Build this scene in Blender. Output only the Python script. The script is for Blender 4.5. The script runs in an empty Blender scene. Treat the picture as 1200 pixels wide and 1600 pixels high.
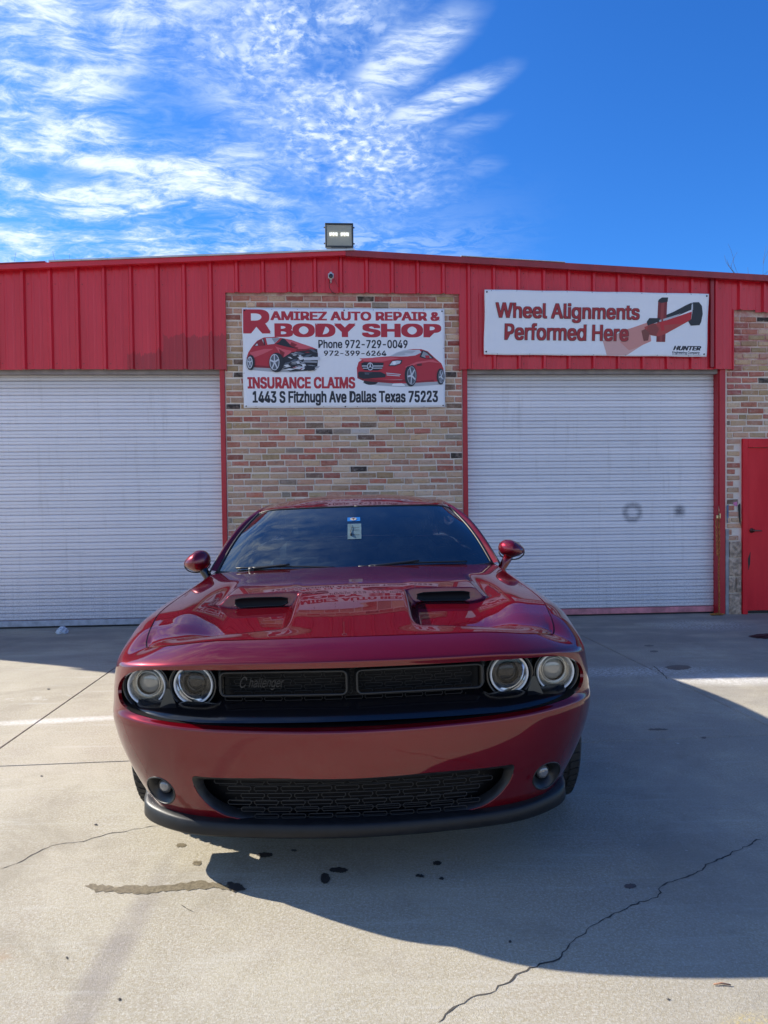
import bpy, bmesh, math, random
import numpy as np
from math import sin, cos, tan, pi, radians, sqrt, atan, atan2, hypot
from mathutils import Vector, Matrix, geometry

random.seed(7)
rng = np.random.default_rng(7)
sc = bpy.context.scene
col = sc.collection

# ------------------------------------------------------------------ camera, sky, sun, exposure
F_PX = 1164.0
PITCH = atan(30.0 / F_PX)
cam_d = bpy.data.cameras.new('camera')
cam_d.sensor_fit = 'VERTICAL'
cam_d.sensor_height = 24.0
cam_d.lens = 24.0 * F_PX / 1600.0
cam_d.clip_start = 0.05
cam_d.clip_end = 3000
cam = bpy.data.objects.new('camera', cam_d)
col.objects.link(cam)
cam.matrix_world = (Matrix.Translation((0, 0, 1.5)) @ Matrix.Rotation(pi / 2 - PITCH, 4, 'X')
                    @ Matrix.Rotation(-0.0112, 4, 'Z'))
sc.camera = cam

SUN_DX, SUN_DY = 1.45, -0.58            # how far a shadow reaches per metre of height
sun_dir = Vector((-SUN_DX, -SUN_DY, 1.0)).normalized()
SUN_EL = math.asin(sun_dir.z)
SUN_AZ = atan2(sun_dir.x, sun_dir.y)

world = bpy.data.worlds.new("World")
sc.world = world
world.use_nodes = True
wt = world.node_tree
for n_ in list(wt.nodes):
    wt.nodes.remove(n_)


class NT:
    """small helper around a node tree"""
    def __init__(self, tree):
        self.t = tree

    def n(self, typ, **kw):
        nd = self.t.nodes.new(typ)
        ins = kw.pop('ins', {})
        for k, v in kw.items():
            setattr(nd, k, v)
        for k, v in ins.items():
            s = nd.inputs[k]
            if hasattr(v, 'is_output') or isinstance(v, bpy.types.NodeSocket):
                self.t.links.new(v, s)
            else:
                s.default_value = v
        return nd

    def math(self, op, a, b=None, c=None, clamp=False):
        nd = self.t.nodes.new('ShaderNodeMath')
        nd.operation = op
        nd.use_clamp = clamp
        for i, v in enumerate((a, b, c)):
            if v is None:
                continue
            if isinstance(v, bpy.types.NodeSocket):
                self.t.links.new(v, nd.inputs[i])
            else:
                nd.inputs[i].default_value = v
        return nd.outputs[0]

    def ss(self, v, lo, hi, a=0.0, b=1.0):
        nd = self.t.nodes.new('ShaderNodeMapRange')
        nd.interpolation_type = 'SMOOTHSTEP'
        self.t.links.new(v, nd.inputs[0])
        for i, x in enumerate((lo, hi, a, b)):
            nd.inputs[i + 1].default_value = x
        return nd.outputs[0]

    def noise(self, vec, scale, detail=4, rough=0.55, dist=0.0, out=0, lac=2.0):
        nd = self.n('ShaderNodeTexNoise', ins={'Scale': scale, 'Detail': detail, 'Roughness': rough,
                                               'Distortion': dist, 'Lacunarity': lac})
        if vec is not None:
            self.t.links.new(vec, nd.inputs['Vector'])
        return nd.outputs[out]

    def mapping(self, vec, loc=(0, 0, 0), rot=(0, 0, 0), scale=(1, 1, 1)):
        nd = self.n('ShaderNodeMapping')
        self.t.links.new(vec, nd.inputs['Vector'])
        nd.inputs['Location'].default_value = loc
        nd.inputs['Rotation'].default_value = rot
        nd.inputs['Scale'].default_value = scale
        return nd.outputs[0]

    def mix(self, fac, a, b, mode='MIX'):
        nd = self.n('ShaderNodeMix', data_type='RGBA', blend_type=mode)
        for i, v in ((0, fac), (6, a), (7, b)):
            if isinstance(v, bpy.types.NodeSocket):
                self.t.links.new(v, nd.inputs[i])
            elif i == 0:
                nd.inputs[i].default_value = v
            else:
                nd.inputs[i].default_value = (*v, 1) if len(v) == 3 else v
        return nd.outputs[2]


W = NT(wt)
sky = W.n('ShaderNodeTexSky', sky_type='NISHITA')
sky.sun_disc = False
sky.sun_elevation = SUN_EL
sky.sun_rotation = SUN_AZ
sky.altitude = 200
sky.air_density = 1.0
sky.dust_density = 0.8
sky.ozone_density = 3.0
hs0 = W.n('ShaderNodeHueSaturation', ins={'Saturation': 1.22, 'Value': 1.0, 'Color': sky.outputs[0]})
hs = W.n('ShaderNodeVectorMath', operation='MULTIPLY', ins={0: hs0.outputs[0], 1: (0.42, 0.86, 1.38)})
tc = W.n('ShaderNodeTexCoord')
sep = W.n('ShaderNodeSeparateXYZ', ins={0: tc.outputs['Generated']})
zz = W.math('ADD', W.math('MAXIMUM', sep.outputs[2], 0.0), 0.12)
cx = W.math('DIVIDE', sep.outputs[0], zz)
cy = W.math('DIVIDE', sep.outputs[1], zz)
cv = W.n('ShaderNodeCombineXYZ', ins={0: cx, 1: cy, 2: 0.0}).outputs[0]


def sky_xy(px, py):
    """where a line of sight of the photograph meets the cloud layer"""
    R = 0.0112
    x2, y2 = px - 600, py - 800
    x = x2 * cos(R) - y2 * sin(R)
    y = x2 * sin(R) + y2 * cos(R)
    d = Vector((x, F_PX * cos(PITCH) - y * sin(PITCH), -F_PX * sin(PITCH) - y * cos(PITCH))).normalized()
    z = max(d.z, 0) + 0.12
    return d.x / z, d.y / z


warp = W.noise(cv, 1.6, 5, 0.6, out=1)
wv = W.n('ShaderNodeVectorMath', operation='MULTIPLY_ADD', ins={0: warp, 1: (0.16, 0.16, 0.0), 2: cv}).outputs[0]
warp2 = W.noise(cv, 7.0, 3, 0.6, out=1)
wv2 = W.n('ShaderNodeVectorMath', operation='MULTIPLY_ADD', ins={0: warp2, 1: (0.06, 0.06, 0.0), 2: cv}).outputs[0]


def blob(px, py, rx_, ry_, ang, soft=0.5, src=None):
    """soft ellipse in the cloud layer, size and turn in cloud-layer units"""
    a, b = sky_xy(px, py)
    s = src or wv2
    m = W.n('ShaderNodeVectorMath', operation='SUBTRACT', ins={0: s, 1: (a + 0.05, b + 0.05, 0)}).outputs[0]
    m = W.mapping(m, rot=(0, 0, -ang))
    m = W.n('ShaderNodeVectorMath', operation='DIVIDE', ins={0: m, 1: (rx_, ry_, 1)}).outputs[0]
    ln = W.n('ShaderNodeVectorMath', operation='LENGTH', ins={0: m}).outputs['Value']
    return W.ss(ln, 1.0, soft, 0.0, 1.0)


def seg(p, q, width, soft=0.2, src=None):
    a, b = sky_xy(*p), sky_xy(*q)
    mx, my = (p[0] + q[0]) / 2, (p[1] + q[1]) / 2
    L = hypot(b[0] - a[0], b[1] - a[1]) / 2
    ca, cb = (a[0] + b[0]) / 2, (a[1] + b[1]) / 2
    s = src or wv2
    m = W.n('ShaderNodeVectorMath', operation='SUBTRACT', ins={0: s, 1: (ca + 0.05, cb + 0.05, 0)}).outputs[0]
    m = W.mapping(m, rot=(0, 0, -atan2(b[1] - a[1], b[0] - a[0])))
    m = W.n('ShaderNodeVectorMath', operation='DIVIDE', ins={0: m, 1: (L, width, 1)}).outputs[0]
    ln = W.n('ShaderNodeVectorMath', operation='LENGTH', ins={0: m}).outputs['Value']
    return W.ss(ln, 1.0, soft, 0.0, 1.0)


# mottled altocumulus sheet
vor = W.n('ShaderNodeTexVoronoi', feature='SMOOTH_F1', ins={'Vector': wv2, 'Scale': 42.0, 'Smoothness': 0.8})
puff = W.ss(vor.outputs['Distance'], 0.72, 0.10, 0.0, 1.0)
pn = W.noise(wv2, 46.0, 5, 0.62)
puff = W.math('MULTIPLY', W.math('ADD', W.math('MULTIPLY', puff, 0.6), 0.4), W.ss(pn, 0.34, 0.62))
m1 = seg((290, -110), (650, 390), 0.32, 0.05)
m1b = blob(430, 40, 0.32, 0.32, 0.4, 0.05)
mask_ac = W.math('MAXIMUM', m1, m1b)
clump = W.ss(W.noise(wv2, 8.0, 6, 0.65), 0.30, 0.52, 0.30, 1.0)
mask_ac = W.math('MULTIPLY', mask_ac, W.math('MULTIPLY', clump, W.ss(W.noise(wv2, 3.0, 5, 0.6), 0.26, 0.42)))
veil = W.ss(W.noise(wv2, 6.0, 7, 0.65), 0.32, 0.66, 0.10, 0.60)
ac = W.math('MULTIPLY', mask_ac, W.math('ADD', W.math('MULTIPLY', puff, 0.72), veil))
ac = W.math('MULTIPLY', ac, 0.92, clamp=True)
# wispy cirrus on the left and low
cirv = W.mapping(wv, rot=(0, 0, radians(-33)), scale=(1.1, 1.8, 1.0))
c1 = W.noise(cirv, 2.4, 10, 0.66, 0.35)
c2 = W.noise(cirv, 9.0, 9, 0.70, 0.8)
cir = W.math('ADD', W.math('MULTIPLY', c1, 0.66), W.math('MULTIPLY', c2, 0.34))
big = W.ss(cx, sky_xy(620, 250)[0], sky_xy(300, 250)[0], 0.0, 1.0)
low = W.math('MULTIPLY', W.ss(cy, 1.7, 2.5), W.ss(cx, 0.55, -0.15))
mask_ci = W.math('MAXIMUM', big, low)
dark_gap = seg((190, 40), (300, 260), 0.17, 0.2)
gap2 = seg((-40, 262), (170, 268), 0.07, 0.2)
ci = W.math('MULTIPLY', W.ss(cir, 0.41, 0.62), mask_ci)
ci = W.math('MAXIMUM', ci, W.math('MULTIPLY', W.math('MULTIPLY', low, W.ss(c2, 0.38, 0.62)), 0.9))
ci = W.math('MULTIPLY', ci, W.math('SUBTRACT', 1.0, W.math('MULTIPLY', dark_gap, 0.72)))
ci = W.math('MULTIPLY', ci, W.math('SUBTRACT', 1.0, W.math('MULTIPLY', gap2, 0.6)))
# fingers of smooth cirrus on the right
sm = W.ss(W.noise(W.mapping(wv2, rot=(0, 0, 0.9), scale=(1, 3.0, 1)), 9, 8, 0.66), 0.30, 0.62, 0.25, 1.0)
f = W.math('MAXIMUM', seg((500, 170), (760, -35), 0.085, 0.35), seg((540, 215), (815, 78), 0.066, 0.35))
f = W.math('MAXIMUM', f, W.math('MULTIPLY', seg((640, 225), (800, 160), 0.05, 0.0), 0.45))
f = W.math('MAXIMUM', f, W.math('MULTIPLY', seg((690, 275), (790, 235), 0.06, 0.0), 0.35))
f = W.math('MULTIPLY', W.math('MULTIPLY', f, sm), 0.85)
# unseen low cloud behind the camera, thickened to light the facade
cover = W.math('MAXIMUM', W.math('MAXIMUM', ac, ci), f)
back = W.math('MULTIPLY', W.ss(cir, 0.34, 0.56, 0.15, 0.95), W.ss(sep.outputs[1], 0.10, -0.15))
back = W.math('MULTIPLY', back, W.ss(sep.outputs[2], 0.52, 0.22))
cover = W.math('MAXIMUM', cover, back)
cover = W.math('MULTIPLY', cover, W.ss(sep.outputs[2], -0.01, 0.06), clamp=True)
cloud_col = W.mix(W.ss(cover, 0.2, 1.0), (4.2, 5.4, 7.2), (6.9, 7.6, 8.3))
skyc = W.mix(W.math('MULTIPLY', cover, 0.9), hs.outputs[0], cloud_col)
bg = W.n('ShaderNodeBackground', ins={'Color': skyc, 'Strength': 0.082})
wo = W.n('ShaderNodeOutputWorld', ins={'Surface': bg.outputs[0]})

sun_d = bpy.data.lights.new('sun', 'SUN')
sun_d.energy = 5.0
sun_d.angle = radians(0.55)
sun_d.color = (1.0, 0.925, 0.80)
sun = bpy.data.objects.new('sun', sun_d)
sun.rotation_euler = (-sun_dir).to_track_quat('-Z', 'Y').to_euler()
sun.location = (-10, 5, 12)
col.objects.link(sun)

sc.view_settings.view_transform = 'Standard'
sc.view_settings.look = 'None'
sc.view_settings.gamma = 1.0
sc.view_settings.exposure = 0.95
sc.view_settings.use_curve_mapping = False
sc.cycles.max_bounces = 8
sc.cycles.transparent_max_bounces = 12


# ------------------------------------------------------------------ object helpers
def link(name, me, mat=None, parent=None, loc=None, rot=None):
    o = bpy.data.objects.new(name, me)
    col.objects.link(o)
    if parent is not None:
        o.parent = parent
    if mat is not None and me is not None:
        ms = mat if isinstance(mat, (list, tuple)) else [mat]
        if len(me.materials) == 0:
            for m in ms:
                me.materials.append(m)
    if loc is not None:
        o.location = loc
    if rot is not None:
        o.rotation_euler = rot
    return o


def thing(name, label, cat, loc=(0, 0, 0), rotz=0, group=None):
    o = bpy.data.objects.new(name, None)
    o.empty_display_size = 0.2
    col.objects.link(o)
    o.location = loc
    o.rotation_euler = (0, 0, rotz)
    return tag(o, label, cat, group)


def tag(o, label, cat, group=None):
    o['label'] = label
    o['category'] = cat
    if group:
        o['group'] = group
    return o


class MB:
    def __init__(self):
        self.v = []
        self.f = []
        self.mi = []
        self.sm = []

    def add(self, vs, fs, mi=0, smooth=False):
        b = len(self.v)
        self.v += [tuple(p) for p in vs]
        for q in fs:
            self.f.append(tuple(b + i for i in q))
            self.mi.append(mi)
            self.sm.append(smooth)
        return self

    def box(self, x0, x1, y0, y1, z0, z1, mi=0):
        vs = [(x, y, z) for x in (x0, x1) for y in (y0, y1) for z in (z0, z1)]
        fs = [(0, 1, 3, 2), (4, 6, 7, 5), (0, 4, 5, 1), (2, 3, 7, 6), (0, 2, 6, 4), (1, 5, 7, 3)]
        return self.add(vs, fs, mi)

    def bbox(self, x0, x1, y0, y1, z0, z1, b=0.004, mi=0):
        """box with chamfered edges"""
        bm = bmesh.new()
        bmesh.ops.create_cube(bm, size=1)
        for v in bm.verts:
            v.co = ((x0 + x1) / 2 + v.co.x * (x1 - x0), (y0 + y1) / 2 + v.co.y * (y1 - y0), (z0 + z1) / 2 + v.co.z * (z1 - z0))
        bmesh.ops.bevel(bm, geom=bm.edges[:], offset=b, segments=1, affect='EDGES')
        bm.verts.index_update()
        self.add([v.co[:] for v in bm.verts], [[v.index for v in f.verts] for f in bm.faces], mi)
        bm.free()
        return self

    def tube(self, pts, r, n=8, mi=0, caps=True, closed=False):
        pts = [Vector(p) for p in pts]
        N = len(pts)
        rs = r if isinstance(r, (list, tuple)) else [r] * N
        rings = []
        up = None
        for i, p in enumerate(pts):
            if closed:
                d = pts[(i + 1) % N] - pts[i - 1]
            else:
                d = pts[min(i + 1, N - 1)] - pts[max(i - 1, 0)]
            d.normalize()
            if up is None:
                up = d.orthogonal().normalized()
            else:
                up = (up - d * up.dot(d))
                up = up.normalized() if up.length > 1e-6 else d.orthogonal().normalized()
            w = d.cross(up)
            rings.append([p + (up * cos(2 * pi * k / n) + w * sin(2 * pi * k / n)) * rs[i] for k in range(n)])
        vs = [q for rg in rings for q in rg]
        fs = []
        M_ = N if closed else N - 1
        for i in range(M_):
            j = (i + 1) % N
            for k in range(n):
                l = (k + 1) % n
                fs.append((i * n + k, i * n + l, j * n + l, j * n + k))
        if caps and not closed:
            fs.append(tuple(range(n))[::-1])
            fs.append(tuple((N - 1) * n + k for k in range(n)))
        return self.add(vs, fs, mi, True)

    def lathe(self, prof, c, axis=(0, -1, 0), n=40, mi=0, smooth=True, sx=1.0):
        """prof: (radius, distance along axis)"""
        ax = Vector(axis).normalized()
        u = ax.orthogonal().normalized()
        w = ax.cross(u)
        c = Vector(c)
        vs = []
        for r, h in prof:
            for k in range(n):
                a = 2 * pi * k / n
                vs.append(c + ax * h + (u * cos(a) + w * sin(a)) * r)
        fs = []
        for i in range(len(prof) - 1):
            for k in range(n):
                l = (k + 1) % n
                fs.append((i * n + k, i * n + l, (i + 1) * n + l, (i + 1) * n + k))
        return self.add(vs, fs, mi, smooth)

    def mesh(self, name):
        me = bpy.data.meshes.new(name)
        me.from_pydata(self.v, [], self.f)
        me.polygons.foreach_set('material_index', self.mi)
        me.polygons.foreach_set('use_smooth', self.sm)
        me.update()
        return me

    def build(self, name, mat, parent=None, fix=True):
        me = self.mesh(name)
        if fix:
            bm = bmesh.new()
            bm.from_mesh(me)
            bmesh.ops.recalc_face_normals(bm, faces=bm.faces[:])
            bm.to_mesh(me)
            bm.free()
        return link(name, me, mat, parent)


# ------------------------------------------------------------------ materials
def new_mat(name):
    m = bpy.data.materials.new(name)
    m.use_nodes = True
    t = m.node_tree
    for n_ in list(t.nodes):
        t.nodes.remove(n_)
    k = NT(t)
    b = k.n('ShaderNodeBsdfPrincipled')
    o = k.n('ShaderNodeOutputMaterial')
    t.links.new(b.outputs[0], o.inputs[0])
    return m, k, b


def simple(name, c, rough=0.5, metal=0.0, coat=0.0, spec=0.5, var=0.0, vscale=8.0, bump=0.0, bscale=60.0, coat_rough=0.03, emit=None):
    m, k, b = new_mat(name)
    b.inputs['Base Color'].default_value = (*c, 1)
    b.inputs['Roughness'].default_value = rough
    b.inputs['Metallic'].default_value = metal
    b.inputs['Coat Weight'].default_value = coat
    b.inputs['Coat Roughness'].default_value = coat_rough
    b.inputs['Specular IOR Level'].default_value = spec
    geo = k.n('ShaderNodeTexCoord').outputs['Object']
    if var:
        n1 = k.noise(geo, vscale, 6, 0.6)
        fac = k.ss(n1, 0.3, 0.7, 1 - var, 1 + var)
        cc = k.n('ShaderNodeVectorMath', operation='SCALE', ins={0: c, 'Scale': fac}).outputs[0]
        k.t.links.new(cc, b.inputs['Base Color'])
        rr = k.ss(n1, 0.2, 0.8, rough * 0.85, min(1, rough * 1.15))
        k.t.links.new(rr, b.inputs['Roughness'])
    if bump:
        nb = k.noise(geo, bscale, 5, 0.6)
        bp = k.n('ShaderNodeBump', ins={'Strength': 1.0, 'Distance': bump, 'Height': nb})
        k.t.links.new(bp.outputs[0], b.inputs['Normal'])
    if emit:
        b.inputs['Emission Color'].default_value = (*c, 1)
        b.inputs['Emission Strength'].default_value = emit
    return m


# car paint: dark candy red metallic under clear coat
def paint_mat():
    m, k, b = new_mat('red_car_paint')
    geo = k.n('ShaderNodeTexCoord').outputs['Object']
    fl = k.n('ShaderNodeTexVoronoi', ins={'Vector': geo, 'Scale': 900.0})
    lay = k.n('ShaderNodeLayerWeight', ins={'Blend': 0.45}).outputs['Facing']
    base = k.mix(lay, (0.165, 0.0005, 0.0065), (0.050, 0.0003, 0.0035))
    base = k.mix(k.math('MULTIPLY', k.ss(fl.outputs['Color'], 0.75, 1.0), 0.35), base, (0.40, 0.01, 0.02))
    dirt = k.noise(geo, 3.0, 7, 0.65)
    # road dust, thin, thicker low on the nose
    zc_ = k.n('ShaderNodeSeparateXYZ', ins={0: geo}).outputs[2]
    dn = k.math('MULTIPLY', k.ss(k.noise(geo, 9.0, 8, 0.7), 0.42, 0.75), k.ss(zc_, 0.75, 0.25, 0.01, 0.05))
    drip = k.ss(k.noise(k.mapping(geo, scale=(1.0, 1.0, 0.35), rot=(0, 0.5, 0)), 7.0, 5, 0.6, 0.6), 0.66, 0.70, 0.0, 0.035)
    base = k.mix(k.math('ADD', dn, k.math('MULTIPLY', drip, k.ss(zc_, 0.6, 0.5))), base, (0.22, 0.17, 0.13))
    k.t.links.new(base, b.inputs['Base Color'])
    b.inputs['Metallic'].default_value = 0.35
    b.inputs['Roughness'].default_value = 0.30
    b.inputs['Coat Weight'].default_value = 1.0
    b.inputs['Specular IOR Level'].default_value = 0.0
    b.inputs['Coat IOR'].default_value = 1.625
    k.t.links.new(k.ss(dirt, 0.35, 0.75, 0.004, 0.015), b.inputs['Coat Roughness'])
    return m


M = {}
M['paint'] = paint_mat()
M['black_plastic'] = simple('black_plastic', (0.012, 0.013, 0.015), 0.42, var=0.25, vscale=30, bump=0.0003, bscale=400)
M['black_gloss'] = simple('black_gloss', (0.006, 0.006, 0.008), 0.16, coat=0.5)
M['grille'] = simple('grille_black', (0.007, 0.0075, 0.009), 0.45)
M['grille_edge'] = simple('grille_edge', (0.016, 0.017, 0.019), 0.35)
M['recess'] = simple('recess_black', (0.004, 0.004, 0.005), 0.55, spec=0.2)
M['splitter'] = simple('splitter_plastic', (0.010, 0.011, 0.013), 0.42, spec=0.3, var=0.2, vscale=12, bump=0.0002, bscale=500)
M['chrome'] = simple('chrome', (0.75, 0.77, 0.8), 0.08, metal=1.0)
M['bowl'] = simple('lamp_reflector', (0.62, 0.61, 0.57), 0.22, metal=0.85)
M['halo'] = simple('halo_plastic', (0.90, 0.91, 0.93), 0.12, coat=1.0)
M['lens'] = simple('projector_lens', (0.42, 0.41, 0.37), 0.06, metal=0.25, coat=1.0)
M['lens_dark'] = simple('dark_projector_lens', (0.006, 0.007, 0.008), 0.05, spec=0.5)
M['rubber'] = simple('tyre_rubber', (0.018, 0.018, 0.018), 0.75, var=0.3, vscale=20, bump=0.0006, bscale=150)
M['rim'] = simple('wheel_rim', (0.03, 0.03, 0.032), 0.3, metal=0.7)
M['seal'] = simple('window_seal', (0.008, 0.008, 0.009), 0.5)
M['interior'] = simple('interior_trim', (0.022, 0.022, 0.025), 0.7)
M['seat'] = simple('seat_cloth', (0.06, 0.06, 0.065), 0.8, var=0.3, vscale=30)
M['mirror_glass'] = simple('mirror_glass', (0.8, 0.8, 0.8), 0.02, metal=1)
M['sticker_blue'] = simple('sticker_blue', (0.015, 0.14, 0.42), 0.4)
M['sticker_light'] = simple('sticker_light', (0.36, 0.34, 0.30), 0.4)
M['sticker_ink'] = simple('sticker_ink', (0.12, 0.03, 0.02), 0.4)
M['paper'] = simple('permit_paper', (0.10, 0.16, 0.18), 0.5, var=0.15, vscale=30)
M['badge'] = simple('badge_metal', (0.035, 0.035, 0.037), 0.4, metal=0.5)

# window glass: thin tinted sheet
def glass_mat():
    m, k, b = new_mat('tinted_glass')
    t = k.t
    t.nodes.remove(b)
    tr = k.n('ShaderNodeBsdfTransparent', ins={'Color': (0.34, 0.42, 0.45, 1)})
    gl = k.n('ShaderNodeBsdfGlossy', ins={'Color': (0.95, 0.97, 1, 1), 'Roughness': 0.012})
    fr = k.n('ShaderNodeFresnel', ins={'IOR': 2.05})
    fac = k.math('ADD', fr.outputs[0], 0.03, clamp=True)
    mx = k.n('ShaderNodeMixShader', ins={0: fac, 1: tr.outputs[0], 2: gl.outputs[0]})
    df = k.n('ShaderNodeBsdfDiffuse', ins={'Color': (0.10, 0.14, 0.17, 1)})
    nz = k.noise(k.n('ShaderNodeTexCoord').outputs['Object'], 6, 7, 0.7)
    mx2 = k.n('ShaderNodeMixShader', ins={0: k.ss(nz, 0.4, 0.8, 0.03, 0.14), 1: mx.outputs[0], 2: df.outputs[0]})
    out = [x for x in t.nodes if x.type == 'OUTPUT_MATERIAL'][0]
    t.links.new(mx2.outputs[0], out.inputs[0])
    return m


M['glass'] = glass_mat()


def clear_mat():
    m, k, b = new_mat('clear_lamp_cover')
    t = k.t
    t.nodes.remove(b)
    tr = k.n('ShaderNodeBsdfTransparent', ins={'Color': (0.92, 0.93, 0.95, 1)})
    gl = k.n('ShaderNodeBsdfGlossy', ins={'Roughness': 0.02})
    fr = k.n('ShaderNodeFresnel', ins={'IOR': 1.5})
    mx = k.n('ShaderNodeMixShader', ins={0: fr.outputs[0], 1: tr.outputs[0], 2: gl.outputs[0]})
    out = [x for x in t.nodes if x.type == 'OUTPUT_MATERIAL'][0]
    t.links.new(mx.outputs[0], out.inputs[0])
    return m


M['clear'] = clear_mat()


# ---- concrete
def concrete_mat():
    m, k, b = new_mat('concrete')
    pos = k.n('ShaderNodeNewGeometry').outputs['Position']
    info = k.n('ShaderNodeObjectInfo')
    n1 = k.noise(pos, 0.55, 6, 0.6)
    n2 = k.noise(pos, 4.0, 7, 0.65)
    n3 = k.noise(pos, 70.0, 5, 0.7)
    n4 = k.noise(pos, 260.0, 3, 0.7)
    c = k.mix(k.ss(n1, 0.3, 0.7), (0.300, 0.262, 0.180), (0.385, 0.340, 0.242))
    c = k.mix(k.ss(n2, 0.42, 0.72, 0.0, 0.55), c, (0.33, 0.285, 0.22))
    c = k.mix(k.ss(n3, 0.35, 0.7, 0.0, 0.55), c, (0.50, 0.475, 0.43))
    c = k.mix(k.ss(n4, 0.50, 0.66, 0.0, 0.75), c, (0.17, 0.145, 0.11))
    c = k.mix(k.ss(k.noise(pos, 130.0, 3, 0.7), 0.52, 0.64, 0.0, 0.6), c, (0.58, 0.55, 0.47))
    c = k.mix(k.ss(k.noise(pos, 0.9, 9, 0.72, 0.4), 0.46, 0.62, 0.0, 0.30), c, (0.52, 0.48, 0.38))
    c = k.mix(k.ss(k.noise(pos, 1.1, 8, 0.7, 0.6), 0.50, 0.68, 0.0, 0.55), c, (0.25, 0.22, 0.165))
    # brushed streaks across the bay
    st = k.noise(k.mapping(pos, rot=(0, 0, 0.12), scale=(0.8, 7, 1)), 2.2, 7, 0.7)
    c = k.mix(k.ss(st, 0.52, 0.75, 0.0, 0.45), c, (0.52, 0.50, 0.45))
    sp = k.n('ShaderNodeSeparateXYZ', ins={0: pos})
    # oily grime in front of the doors
    gr = k.math('MULTIPLY', k.ss(sp.outputs[1], 5.6, 8.3), k.ss(k.noise(k.mapping(pos, scale=(0.7, 2.0, 1)), 1.3, 6, 0.6), 0.33, 0.62))
    c = k.mix(k.math('MULTIPLY', gr, 0.62), c, (0.16, 0.155, 0.15))
    gr2 = k.math('MULTIPLY', k.ss(sp.outputs[0], 0.2, 1.6), k.ss(k.noise(pos, 1.7, 6, 0.6), 0.32, 0.6))
    c = k.mix(k.math('MULTIPLY', gr2, 0.42), c, (0.20, 0.19, 0.18))

    # worn white paint and scuffs
    def zone(x, y, rx_, ry_, rot=0.0):
        q = k.n('ShaderNodeVectorMath', operation='SUBTRACT', ins={0: pos, 1: (x, y, 0)}).outputs[0]
        q = k.mapping(q, rot=(0, 0, -rot))
        q = k.n('ShaderNodeVectorMath', operation='DIVIDE', ins={0: q, 1: (rx_, ry_, 1.0)}).outputs[0]
        ln = k.n('ShaderNodeVectorMath', operation='LENGTH', ins={0: q}).outputs['Value']
        return k.ss(ln, 1.0, 0.25)
    z1 = zone(-2.2, 4.95, 0.85, 0.085, 0.14)
    z2 = zone(1.9, 6.12, 1.3, 0.24, 0.03)
    z3 = zone(2.7, 5.85, 0.7, 0.28, 0.0)
    z4 = zone(3.5, 8.2, 0.8, 0.5, 0.0)
    z5 = zone(-2.6, 5.5, 0.7, 0.10, 0.2)
    spk = k.ss(k.noise(k.mapping(pos, scale=(1, 1.6, 1)), 38.0, 6, 0.75), 0.46, 0.60)
    spk2 = k.ss(k.noise(pos, 9.0, 6, 0.7), 0.52, 0.62)
    wfac = k.math('MAXIMUM', k.math('MULTIPLY', z1, k.math('ADD', k.math('MULTIPLY', spk, 0.5), 0.35)),
                  k.math('MULTIPLY', z2, k.math('MULTIPLY', spk, 0.75)))
    wfac = k.math('MAXIMUM', wfac, k.math('MULTIPLY', z3, k.math('MAXIMUM', k.math('MULTIPLY', spk2, 0.9), k.math('ADD', k.math('MULTIPLY', spk, 0.5), 0.3))))
    wfac = k.math('MAXIMUM', wfac, k.math('MULTIPLY', z4, k.math('MULTIPLY', spk, 0.55)))
    wfac = k.math('MAXIMUM', wfac, k.math('MULTIPLY', z5, k.math('MULTIPLY', spk2, 0.3)))
    c = k.mix(wfac, c, (0.72, 0.71, 0.68))
    # pale specks
    fl = k.ss(k.noise(pos, 23.0, 2, 0.5), 0.73, 0.76)
    c = k.mix(k.math('MULTIPLY', fl, 0.35), c, (0.62, 0.6, 0.56))
    # soft darker strip running front to back on the left
    tr = zone(-0.90, 2.2, 0.085, 1.15, 0.0)
    tr = k.math('MULTIPLY', tr, k.ss(k.noise(pos, 5, 4, 0.6), 0.2, 0.6, 0.5, 1.0))
    c = k.mix(k.math('MULTIPLY', tr, 0.42), c, (0.15, 0.13, 0.14))
    # rust and ochre flecks
    z6 = zone(1.0, 2.05, 0.12, 0.06, 0.3)
    c = k.mix(k.math('MULTIPLY', z6, k.ss(n3, 0.45, 0.6, 0, 0.6)), c, (0.50, 0.38, 0.12))
    z7 = zone(-1.25, 2.35, 0.16, 0.12, 0.3)
    c = k.mix(k.math('MULTIPLY', z7, k.ss(n2, 0.45, 0.6, 0, 0.5)), c, (0.36, 0.22, 0.12))
    k.t.links.new(c, b.inputs['Base Color'])
    k.t.links.new(k.ss(n2, 0.3, 0.7, 0.72, 0.92), b.inputs['Roughness'])
    b.inputs['Specular IOR Level'].default_value = 0.35
    h = k.math('ADD', k.math('MULTIPLY', n3, 0.55), k.math('MULTIPLY', n4, 0.75))
    bp = k.n('ShaderNodeBump', ins={'Strength': 1.0, 'Distance': 0.0032, 'Height': h})
    k.t.links.new(bp.outputs[0], b.inputs['Normal'])
    return m


M['concrete'] = concrete_mat()
M['asphalt'] = simple('asphalt', (0.055, 0.053, 0.05), 0.9, var=0.3, vscale=0.7, bump=0.003, bscale=80)
M['joint'] = simple('joint_dirt', (0.035, 0.03, 0.026), 0.95, var=0.3, vscale=20)
M['crack'] = simple('crack_shadow_dirt', (0.060, 0.052, 0.044), 0.95, var=0.5, vscale=9)
M['wet'] = simple('damp_stain', (0.165, 0.135, 0.085), 0.55, var=0.25, vscale=60, bump=0.002, bscale=90)
M['oil'] = simple('oil_stain', (0.045, 0.042, 0.040), 0.45, var=0.3, vscale=60, bump=0.001, bscale=90)


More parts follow.
